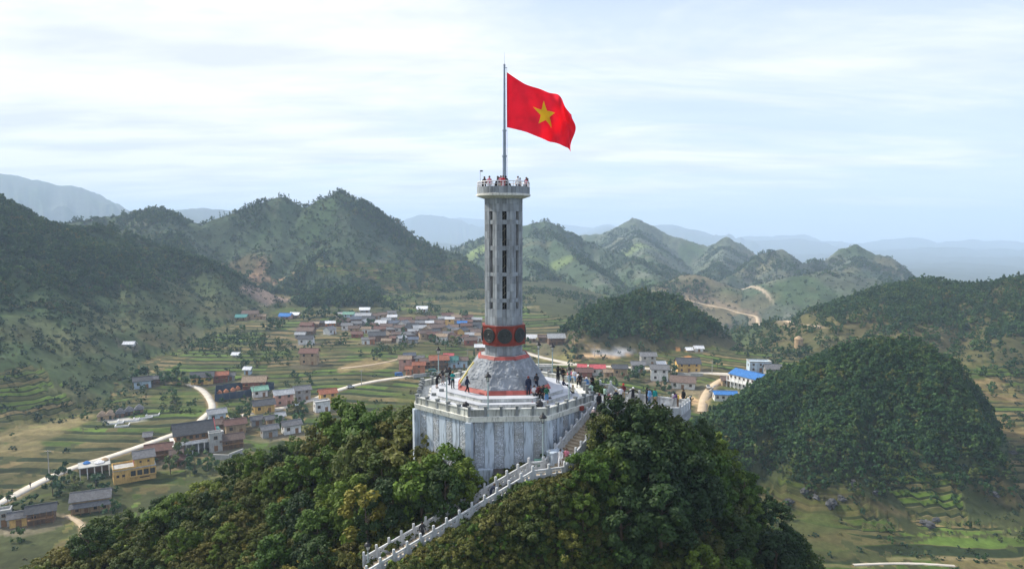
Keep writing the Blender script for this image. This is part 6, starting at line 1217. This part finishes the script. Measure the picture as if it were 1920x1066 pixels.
# ---------------------------------------------------------------- people
BONES = {  # name: (joint a, joint b, region)
}
def pose(kind):
    """joint positions in metres, facing -Y, feet on z = 0"""
    J = dict(pelvis=(0, 0, .94), belly=(0, .005, 1.10), chest=(0, 0, 1.30), nb=(0, .01, 1.45), neck=(0, -.005, 1.52), head=(0, -.02, 1.61), top=(0, -.01, 1.70))
    for s, n in ((-1, 'l'), (1, 'r')):
        J.update({'sh' + n: (s * .175, .01, 1.41), 'el' + n: (s * .225, .03, 1.13), 'wr' + n: (s * .23, -.04, .90), 'pa' + n: (s * .225, -.07, .83), 'hip' + n: (s * .095, 0, .90), 'kn' + n: (s * .105, -.02, .50), 'an' + n: (s * .105, .03, .09), 'to' + n: (s * .12, -.14, .045)})
    if kind == 'walk': J.update(knl=(-.10, -.16, .52), anl=(-.10, -.22, .12), tol=(-.11, -.39, .06), knr=(.10, .06, .50), anr=(.10, .26, .16), tor=(.11, .12, .05), ell=(-.22, .12, 1.15), wrl=(-.22, .12, .92), pal=(-.22, .10, .85), elr=(.22, -.08, 1.15), wrr=(.21, -.22, .97), par=(.20, -.28, .92))
    if kind == 'photo': J.update(ell=(-.24, -.20, 1.30), wrl=(-.10, -.32, 1.48), pal=(-.07, -.34, 1.55), elr=(.24, -.20, 1.30), wrr=(.10, -.32, 1.48), par=(.07, -.34, 1.55))
    if kind == 'hold': J.update(ell=(-.24, -.03, 1.16), wrl=(-.09, -.22, 1.15), pal=(-.03, -.26, 1.16), elr=(.24, -.03, 1.16), wrr=(.09, -.22, 1.13), par=(.03, -.26, 1.13))
    if kind == 'arms_out': J.update(ell=(-.40, .0, 1.30), wrl=(-.56, -.06, 1.14), pal=(-.60, -.08, 1.08), elr=(.40, .0, 1.30), wrr=(.56, -.06, 1.14), par=(.60, -.08, 1.08))
    if kind == 'lean':
        J.update(belly=(0, -.05, 1.09), chest=(0, -.18, 1.24), nb=(0, -.27, 1.35), neck=(0, -.31, 1.40), head=(0, -.37, 1.47), top=(0, -.38, 1.57))
        for s, n in ((-1, 'l'), (1, 'r')): J.update({'sh' + n: (s * .175, -.23, 1.32), 'el' + n: (s * .25, -.38, 1.10), 'wr' + n: (s * .10, -.52, 1.08), 'pa' + n: (s * .05, -.56, 1.08)})
    if kind in ('sit', 'sit_ground'):
        dz = -.44 if kind == 'sit' else -.80
        for k in list(J): J[k] = (J[k][0], J[k][1] + .12, J[k][2] + dz)
        for s, n in ((-1, 'l'), (1, 'r')):
            hz_ = J['hip' + n][2]
            if kind == 'sit': J.update({'kn' + n: (s * .13, -.32, hz_ + .03), 'an' + n: (s * .13, -.34, .09), 'to' + n: (s * .14, -.50, .045)})
            else: J.update({'kn' + n: (s * .13, -.30, .38), 'an' + n: (s * .12, -.62, .09), 'to' + n: (s * .13, -.74, .13)})
            J.update({'el' + n: (s * .24, -.02, J['chest'][2] - .14), 'wr' + n: (s * .14, -.24, J['pelvis'][2] + .16), 'pa' + n: (s * .12, -.30, J['pelvis'][2] + .14)})
        J.update(neck=(0, J['neck'][1] - .02, J['neck'][2]), head=(0, J['head'][1] - .05, J['head'][2]), top=(0, J['top'][1] - .06, J['top'][2] - .01))
    return J
RAD = dict(pelvis=(.135, .11), belly=(.125, .095), chest=(.145, .105), nb=(.075, .065), neck=(.052, .055), head=(.082, .098), top=(.055, .065), sh=(.062, .062), el=(.043, .043), wr=(.028, .03), pa=(.034, .02), hip=(.092, .092), kn=(.060, .060), an=(.040, .042), to=(.038, .03))
CH = [('pelvis', 'belly', 'T'), ('belly', 'chest', 'T'), ('chest', 'nb', 'T'), ('nb', 'neck', 'N'), ('neck', 'head', 'N'), ('head', 'top', 'H')]
for n in 'lr': CH += [('nb', 'sh' + n, 'T'), ('sh' + n, 'el' + n, 'A'), ('el' + n, 'wr' + n, 'F'), ('wr' + n, 'pa' + n, 'P'), ('pelvis', 'hip' + n, 'L'), ('hip' + n, 'kn' + n, 'L'), ('kn' + n, 'an' + n, 'C'), ('an' + n, 'to' + n, 'S')]
def body(kind):
    J = pose(kind); names = list(J); me = bpy.data.meshes.new('body'); me.from_pydata([J[n] for n in names], [(names.index(a), names.index(b)) for a, b, _ in CH], [])
    o = bpy.data.objects.new('tmp', me); COL.objects.link(o); sk = o.modifiers.new('s', 'SKIN'); sk.use_smooth_shade = True; o.modifiers.new('u', 'SUBSURF').levels = 1
    for i, n in enumerate(names):
        r = RAD[n if n in RAD else n[:-1]]; me.skin_vertices[0].data[i].radius = r; me.skin_vertices[0].data[i].use_root = (n == 'pelvis')
    dg = bpy.context.evaluated_depsgraph_get(); dg.update(); bm_ = bpy.data.meshes.new_from_object(o.evaluated_get(dg)); bpy.data.objects.remove(o)
    V_ = [v.co.copy() for v in bm_.vertices]; Nn = [v.normal.copy() for v in bm_.vertices]; Fs = [tuple(p.vertices) for p in bm_.polygons]
    def reg(p):
        best = None
        for a, b, r in CH:
            A, B = Vector(J[a]), Vector(J[b]); d = B - A; t = max(0, min(1, (p - A).dot(d) / d.length_squared)); dist = (p - A - d * t).length - (.09 if r == 'T' else .05 if r == 'L' else 0)
            if best is None or dist < best[0]: best = (dist, r, t, b)
        return best
    lab_ = []
    for f_ in Fs:
        c = sum((V_[i] for i in f_), Vector()) / len(f_); q = reg(c); r = q[1]
        if r == 'T' and kind not in ('sit', 'sit_ground') and c.z < .98: r = 'L'
        if r == 'L' and (c - Vector(J['pelvis'])).z > .06 and (c - Vector(J['pelvis'])).length < .2: r = 'T'
        lab_.append(r)
    out = {}
    # body: figure plus nose, ears and fingers
    b = MB(); b.v = [tuple(v) for v in V_]; b.f = list(Fs); b.t = [.5] * len(V_); H = Vector(J['head']); fw = Vector((0, -1, 0))
    b.add([tuple(H + Vector(q)) for q in ((-.013, -.085, 0), (.013, -.085, 0), (0, -.112, -.012), (0, -.088, .035))], [(0, 2, 1), (0, 3, 2), (1, 2, 3), (0, 1, 3)])
    for s in (-1, 1): b.box((H.x + s * .083, H.y + .0, H.z + .0), (.016, .035, .055)); 
    b.box((H.x, H.y - .089, H.z - .045), (.045, .010, .010))
    for n, s in (('l', -1), ('r', 1)):
        W_, P_ = Vector(J['wr' + n]), Vector(J['pa' + n]); d = (P_ - W_).normalized(); sd_ = d.cross(Vector((0, -1, 0) if abs(d.y) < .8 else (0, 0, 1))).normalized(); pn = d.cross(sd_).normalized()
        for k in range(4):
            off = sd_ * (k - 1.5) * .017; l_ = (.034, .040, .038, .030)[k]; a = P_ + off - d * .01; c = a + d * l_; e = c + d * l_ * .75 + pn * .014; b.tube(tuple(a), tuple(c), .0085, .0075, 5); b.tube(tuple(c), tuple(e), .0075, .006, 5)
        a = P_ - sd_ * .028 - d * .03; c = a - sd_ * .02 + d * .025; b.tube(tuple(a), tuple(c), .010, .008, 5); b.tube(tuple(c), tuple(c + d * .022), .008, .006, 5)
    out['body'] = b.mesh('body', M['skin'], True)
    def garment(regs, off, nm, zcut=None):
        fs = [f_ for f_, r in zip(Fs, lab_) if r in regs and (zcut is None or sum(V_[i].z for i in f_) / len(f_) > zcut)]; use = sorted({i for f_ in fs for i in f_}); mp_ = {i: k for k, i in enumerate(use)}
        g = MB(); g.add([tuple(V_[i] + Nn[i] * off) for i in use], [tuple(mp_[i] for i in f_) for f_ in fs]); return g.mesh(nm, M['garment'], True)
    out['jacket'] = garment('TAF', .022, 'jacket'); out['shirt'] = garment('TA', .014, 'shirt'); out['trousers'] = garment('LC', .016, 'trousers'); out['shorts'] = garment('L', .022, 'shorts')
    out['shoes'] = garment('S', .016, 'shoes'); out['coat'] = garment('TAFL', .045, 'coat')
    T_ = Vector(J['top']); 
    def hair_mesh(long_):
        bm = bmesh.new(); bmesh.ops.create_icosphere(bm, subdivisions=3, radius=1)
        for v in bm.verts:
            q = v.co.copy(); v.co = Vector((H.x + q.x * .100, H.y + .015 + q.y * .118, H.z + .035 + q.z * .115))
            if long_ and q.y > .1 and q.z < .2: v.co.z -= .16 * (.2 - q.z)
        bmesh.ops.delete(bm, geom=[f_ for f_ in bm.faces if f_.calc_center_median().y < H.y - .045 and f_.calc_center_median().z < H.z + .055 or f_.calc_center_median().z < H.z - (.25 if long_ else .05)], context='FACES')
        me = bpy.data.meshes.new('hair'); bm.to_mesh(me); bm.free(); me.materials.append(M['garment']); me.shade_smooth(); return me
    out['hair'] = hair_mesh(False); out['long_hair'] = hair_mesh(True)
    out['cap'] = MB().lathe([(.112, 0), (.108, .05), (.07, .10), (.01, .115)], (H.x, H.y + .005, H.z + .045), 14).box((H.x, H.y - .13, H.z + .05), (.13, .10, .012)).mesh('cap', M['garment'])
    out['backpack'] = MB().box((J['chest'][0], J['chest'][1] + .20, J['chest'][2] - .08), (.28, .17, .42), taper=.85).mesh('backpack', M['garment'])
    e = MB()
    for s in (-1, 1): e.box((H.x + s * .03, H.y - .086, H.z + .012), (.02, .008, .010))
    out['eyes'] = e.mesh('eyes', M['plastic_black']); return out
PO = {}
COLS = {'black': (.012, .012, .015), 'navy': (.015, .022, .05), 'charcoal': (.04, .04, .045), 'teal': (.01, .25, .24), 'white': (.72, .72, .74), 'cream': (.60, .52, .36), 'grey': (.22, .22, .23), 'green': (.015, .10, .055), 'pale green': (.36, .52, .42), 'pink': (.65, .22, .28), 'red': (.50, .02, .03), 'dark red': (.13, .02, .025), 'blue': (.10, .22, .42), 'jeans': (.08, .14, .26), 'tan': (.40, .30, .17), 'brown': (.10, .06, .035), 'purple': (.10, .05, .14), 'yellow': (.55, .40, .08), 'blond': (.42, .26, .12), 'orange': (.40, .14, .05), 'plaid': (.38, .30, .30), 'maroon': (.12, .02, .03), 'skin': (.42, .24, .16)}
def person(x, y, z, yaw, pz, top, legs, hair, label, topk='jacket', legk='trousers', shoe='black', extra=(), s=1.08):
    if pz not in PO: PO[pz] = body(pz)
    Q = PO[pz]; o = empty('person', (x, y, z), R(yaw), label, 'person', 'visitors at the flag tower'); o.scale = (s, s, s)
    link('body', Q['body'], o); link('eyes', Q['eyes'], o)
    def put(k, c, nm=None): q = link(nm or k, Q[k], o); q.color = COLS[c] + (1,)
    put(topk, top)
    if legk: put(legk, legs)
    put('shoes', shoe); put('long_hair' if hair[0] == '+' else 'hair', hair.strip('+'), 'hair')
    for k, c in extra: put(k, c)
T1, T2, T3 = -17.23, -17.6, -17.97
def pp(u, v, z, *a, **k): q = atz(u, v, z); person(q[0], q[1], z, *a, **k)
pp(876, 737.5, T1, 75, 'walk', 'navy', 'black', 'black', 'person in navy jacket and white shoes walking on the upper step at left', shoe='white')
pp(849, 728, T1, 20, 'hold', 'teal', 'black', '+orange', 'person in teal shirt with orange-brown hair on the upper step', topk='shirt')
pp(843, 721, T1, -60, 'stand', 'black', 'navy', 'black', 'large person in black jacket behind the teal-shirted person', s=1.16)
pp(830.5, 720, T2, 30, 'stand', 'charcoal', 'grey', 'black', 'person in charcoal shirt and shorts on the left steps beside the lamp', topk='shirt', legk='shorts')
pp(819, 727, T3, 60, 'lean', 'black', 'black', 'brown', 'person in black leaning forward at the leftmost steps', legk='shorts')
pp(990.6, 740, T1, 10, 'stand', 'navy', 'black', 'dark red', 'person in long dark coat and reddish cap right of the sculpted base', topk='coat', legk='trousers', extra=(('cap', 'dark red'),), s=1.14)
pp(1006, 732, T1, -30, 'hold', 'charcoal', 'navy', 'black', 'dark-haired person in charcoal top and jeans close to the red trim')
pp(1002, 747, T2, 15, 'sit', 'white', 'charcoal', 'black', 'seated person in white shirt at the left of the group on the front steps', topk='shirt')
pp(1010, 747, T2, -10, 'sit', 'dark red', 'black', '+black', 'seated person in dark red top between the white shirt and the black jackets')
pp(1016, 748, T2, -20, 'sit', 'black', 'black', 'brown', 'seated person in black jacket in the middle of the group on the front steps', shoe='white')
pp(1019.5, 746, T2, 10, 'sit', 'charcoal', 'black', 'black', 'seated person in dark grey behind the green-shirted person')
pp(1025, 757, T3, 190, 'stand', 'green', 'blue', 'brown', 'person in green shirt and blue shorts seen from behind on the front steps', topk='shirt', legk='shorts', shoe='white')
pp(1046, 718, T1, 150, 'photo', 'black', 'black', 'black', 'tall person in black raising a camera on the right edge of the steps', s=1.14)
pp(1058, 727, T3, 60, 'sit_ground', 'navy', 'black', 'brown', 'person in navy sitting on the right steps below the tall photographer')
pp(1073, 738, T3 - .1, -60, 'sit_ground', 'cream', 'black', '+blond', 'blond person in cream jacket sitting on the right steps with legs stretched out', shoe='white')
pp(1084.5, 727, PZ, 160, 'walk', 'white', 'black', 'black', 'person in white shirt and black trousers walking behind the steps at the right', topk='shirt')
pp(1107.6, 741, PZ, 200, 'sit', 'pale green', 'black', 'black', 'person in pale green shirt crouching at the right front parapet', topk='shirt')
# sitting on the back right parapet
def onpar(u, dz, *a, i=3, **k):
    f_ = face_frame(9.3, i, 0); best = min(np.linspace(-.95, .95, 60), key=lambda s_: abs(960 + f_(s_, 0)[0] / f_(s_, 0)[1] * 1280 * 1.0 - u)); q = f_(best, 0); person(q[0], q[1], -17.47 + dz, *a, **k)
onpar(1056.5, -.50, 20, 'sit', 'black', 'black', '+black', 'person wrapped in a black cape sitting on the back right parapet', topk='coat')
onpar(1070, -.50, -10, 'sit', 'pink', 'blue', '+brown', 'person in pink top sitting on the back right parapet')
onpar(1079, -.50, 25, 'sit', 'white', 'blue', 'black', 'person in white shirt and blue trousers sitting on the back right parapet', topk='shirt')
person(7.8, 77.6, -17.95, -20, 'sit', 'black', 'black', 'brown', 'person in black with white shoes sitting on the parapet by the side terrace', shoe='white')
person(8.6, 77.9, LZ, 10, 'stand', 'blue', 'blue', 'white', 'person in blue dress and white cap beside the seated person in black', topk='coat', extra=(('cap', 'white'),))
person(9.4, 79.0, LZ, -30, 'hold', 'black', 'black', 'black', 'person in black with tan bag at the back corner of the side landing', extra=(('backpack', 'tan'),))
# landing and terrace
pp(1134, 756, LZ, 120, 'hold', 'pale green', 'black', 'brown', 'person in pale green shirt and black trousers at the near end of the landing', topk='shirt')
pp(1141.5, 760, LZ, 10, 'stand', 'pink', 'white', 'black', 'child in pink jacket at the top of the upper stair', s=.82)
pp(1154.6, 764, LZ, 190, 'stand', 'navy', 'black', 'blond', 'person in navy shirt and pale cap seen from behind on the landing', topk='shirt', extra=(('cap', 'cream'),), s=1.12)
pp(1159, 762, LZ, 200, 'stand', 'red', 'black', 'black', 'small child in bright red jacket beside the navy-shirted person', s=.72)
pp(1163.5, 756, LZ, 170, 'hold', 'white', 'black', 'brown', 'person in white shirt in the middle of the landing group', topk='shirt')
pp(1168.6, 750, LZ, -20, 'hold', 'maroon', 'tan', 'red', 'person in maroon jacket and red hat on the landing', extra=(('cap', 'red'),))
pp(1186.6, 756, VZ, 10, 'arms_out', 'black', 'black', 'white', 'person in black cape and white hat with arms spread on the terrace', extra=(('cap', 'white'),))
pp(1212.5, 757, VZ, 60, 'photo', 'black', 'black', 'black', 'person in black taking a picture behind the blue-jacketed person')
pp(1217.5, 759, VZ, -60, 'stand', 'blue', 'jeans', 'black', 'person in pale blue jacket and jeans on the terrace')
pp(1227.7, 759, VZ, 20, 'stand', 'teal', 'tan', 'brown', 'person in teal waistcoat and tan trousers on the terrace')
pp(1271, 765, VZ, -110, 'lean', 'purple', 'brown', 'black', 'person in purple with yellow bag leaning at the right end of the terrace', extra=(('backpack', 'yellow'),))
pp(1281, 760, VZ, -60, 'stand', 'black', 'black', 'black', 'person in black at the far right corner of the terrace')
person(9.15, 70.5, LZ - .10, 30, 'stand', 'black', 'black', 'dark red', 'person in long black dress at the top of the upper stair', topk='coat')
# on the stairs: distance along each flight
def onst(a, b, t, side, *args, **k): q = Vector(a).lerp(Vector(b), t); d = Vector(b) - Vector(a); n = Vector((-d.y, d.x, 0)).normalized(); person(q.x + n.x * side, q.y + n.y * side, q.z + .03, *args, **k)
UP = ((9.9, 70.5, LZ), (3.9, 62.9, -22.9)); LO = ((2.0, 62.0, -22.95), (-12.6, 56.6, -29.5))
onst(*UP, .27, .1, 150, 'stand', 'plaid', 'black', 'white', 'person in plaid shirt and white cap standing on the upper stair', topk='shirt', extra=(('cap', 'white'),))
onst(*UP, .93, .35, -20, 'walk', 'white', 'white', 'black', 'person in white at the foot of the upper stair'); onst(*UP, .90, .85, -10, 'walk', 'pink', 'plaid', 'brown', 'person in pink checked shirt beside the person in white at the stair foot', topk='shirt')
onst(*LO, .27, 0, 110, 'lean', 'navy', 'navy', 'brown', 'person in dark navy bending on the lower stair', s=1.0)
onst(*LO, .50, .1, 160, 'walk', 'white', 'charcoal', '+black', 'person in white shirt with long black hair climbing the lower stair', topk='shirt', s=1.0)
onst(*LO, .68, 0, 40, 'walk', 'charcoal', 'black', 'black', 'person in dark top and shorts with bare legs on the lower stair', legk='shorts', s=1.0)
# on the balcony of the tower
for (u, yaw, pz, top, legs, hair, lb, tk, r_) in [(903, 30, 'lean', 'navy', 'navy', 'black', 'person in navy leaning on the left end of the balcony rail', 'jacket', 2.2), (908.3, -20, 'hold', 'charcoal', 'black', 'black', 'second person from the left on the balcony, in charcoal', 'jacket', 2.3),
    (918.2, 10, 'stand', 'pink', 'white', 'black', 'person in pink shirt near the left of the balcony', 'shirt', 2.45), (930, 70, 'lean', 'black', 'black', 'black', 'person in black bending over beside the flagpole on the balcony', 'jacket', 2.3), (933.5, -70, 'stand', 'charcoal', 'black', 'brown', 'tallest person in dark clothes left of the flagpole', 'jacket', 1.9),
    (939.5, 0, 'stand', 'pink', 'cream', 'brown', 'person in pale pink just left of the flagpole', 'shirt', 2.4), (943.5, 10, 'stand', 'red', 'pink', 'brown', 'person in red in front of the flagpole on the balcony', 'shirt', 2.5), (948.5, 190, 'photo', 'charcoal', 'black', 'black', 'person in dark grey with raised arms right of the flagpole', 'shirt', 2.2),
    (953.5, 20, 'sit', 'black', 'black', 'black', 'low seated person in black right of the flagpole', 'jacket', 2.3), (971, -10, 'stand', 'white', 'navy', 'brown', 'person in white shirt at the right part of the balcony', 'shirt', 2.3), (975, 20, 'stand', 'white', 'grey', 'black', 'shorter person in white beside the white-shirted person on the balcony', 'shirt', 2.4),
    (986, 60, 'lean', 'pink', 'black', '+black', 'person in pink leaning on the right end of the balcony rail', 'shirt', 2.3), (990, 30, 'hold', 'dark red', 'black', 'brown', 'rightmost person on the balcony, in dark red', 'jacket', 2.5)]:
    x = (u - 960) / 1280 * 73.2; dxx = x - TX; y = TY - math.sqrt(max(.05, r_ * r_ - min(dxx * dxx, r_ * r_ - .05))); person(x if abs(dxx) < r_ else TX + math.copysign(r_, dxx), y, 3.82, yaw, pz, top, legs, hair, lb, topk=tk, s=1.05 if 'shorter' not in lb else .95)
for i, (u, v) in enumerate([(57, 914), (23, 927)]):
    x, y = hit(u, v); person(x, y, gz(x, y) + .2, 60, 'walk', 'charcoal', 'black', 'black', '%s of the two dark figures walking on the pale valley road' % ('upper', 'lower')[i])
for o in bpy.data.objects:
    if o.type == 'EMPTY': o.empty_display_size = .2
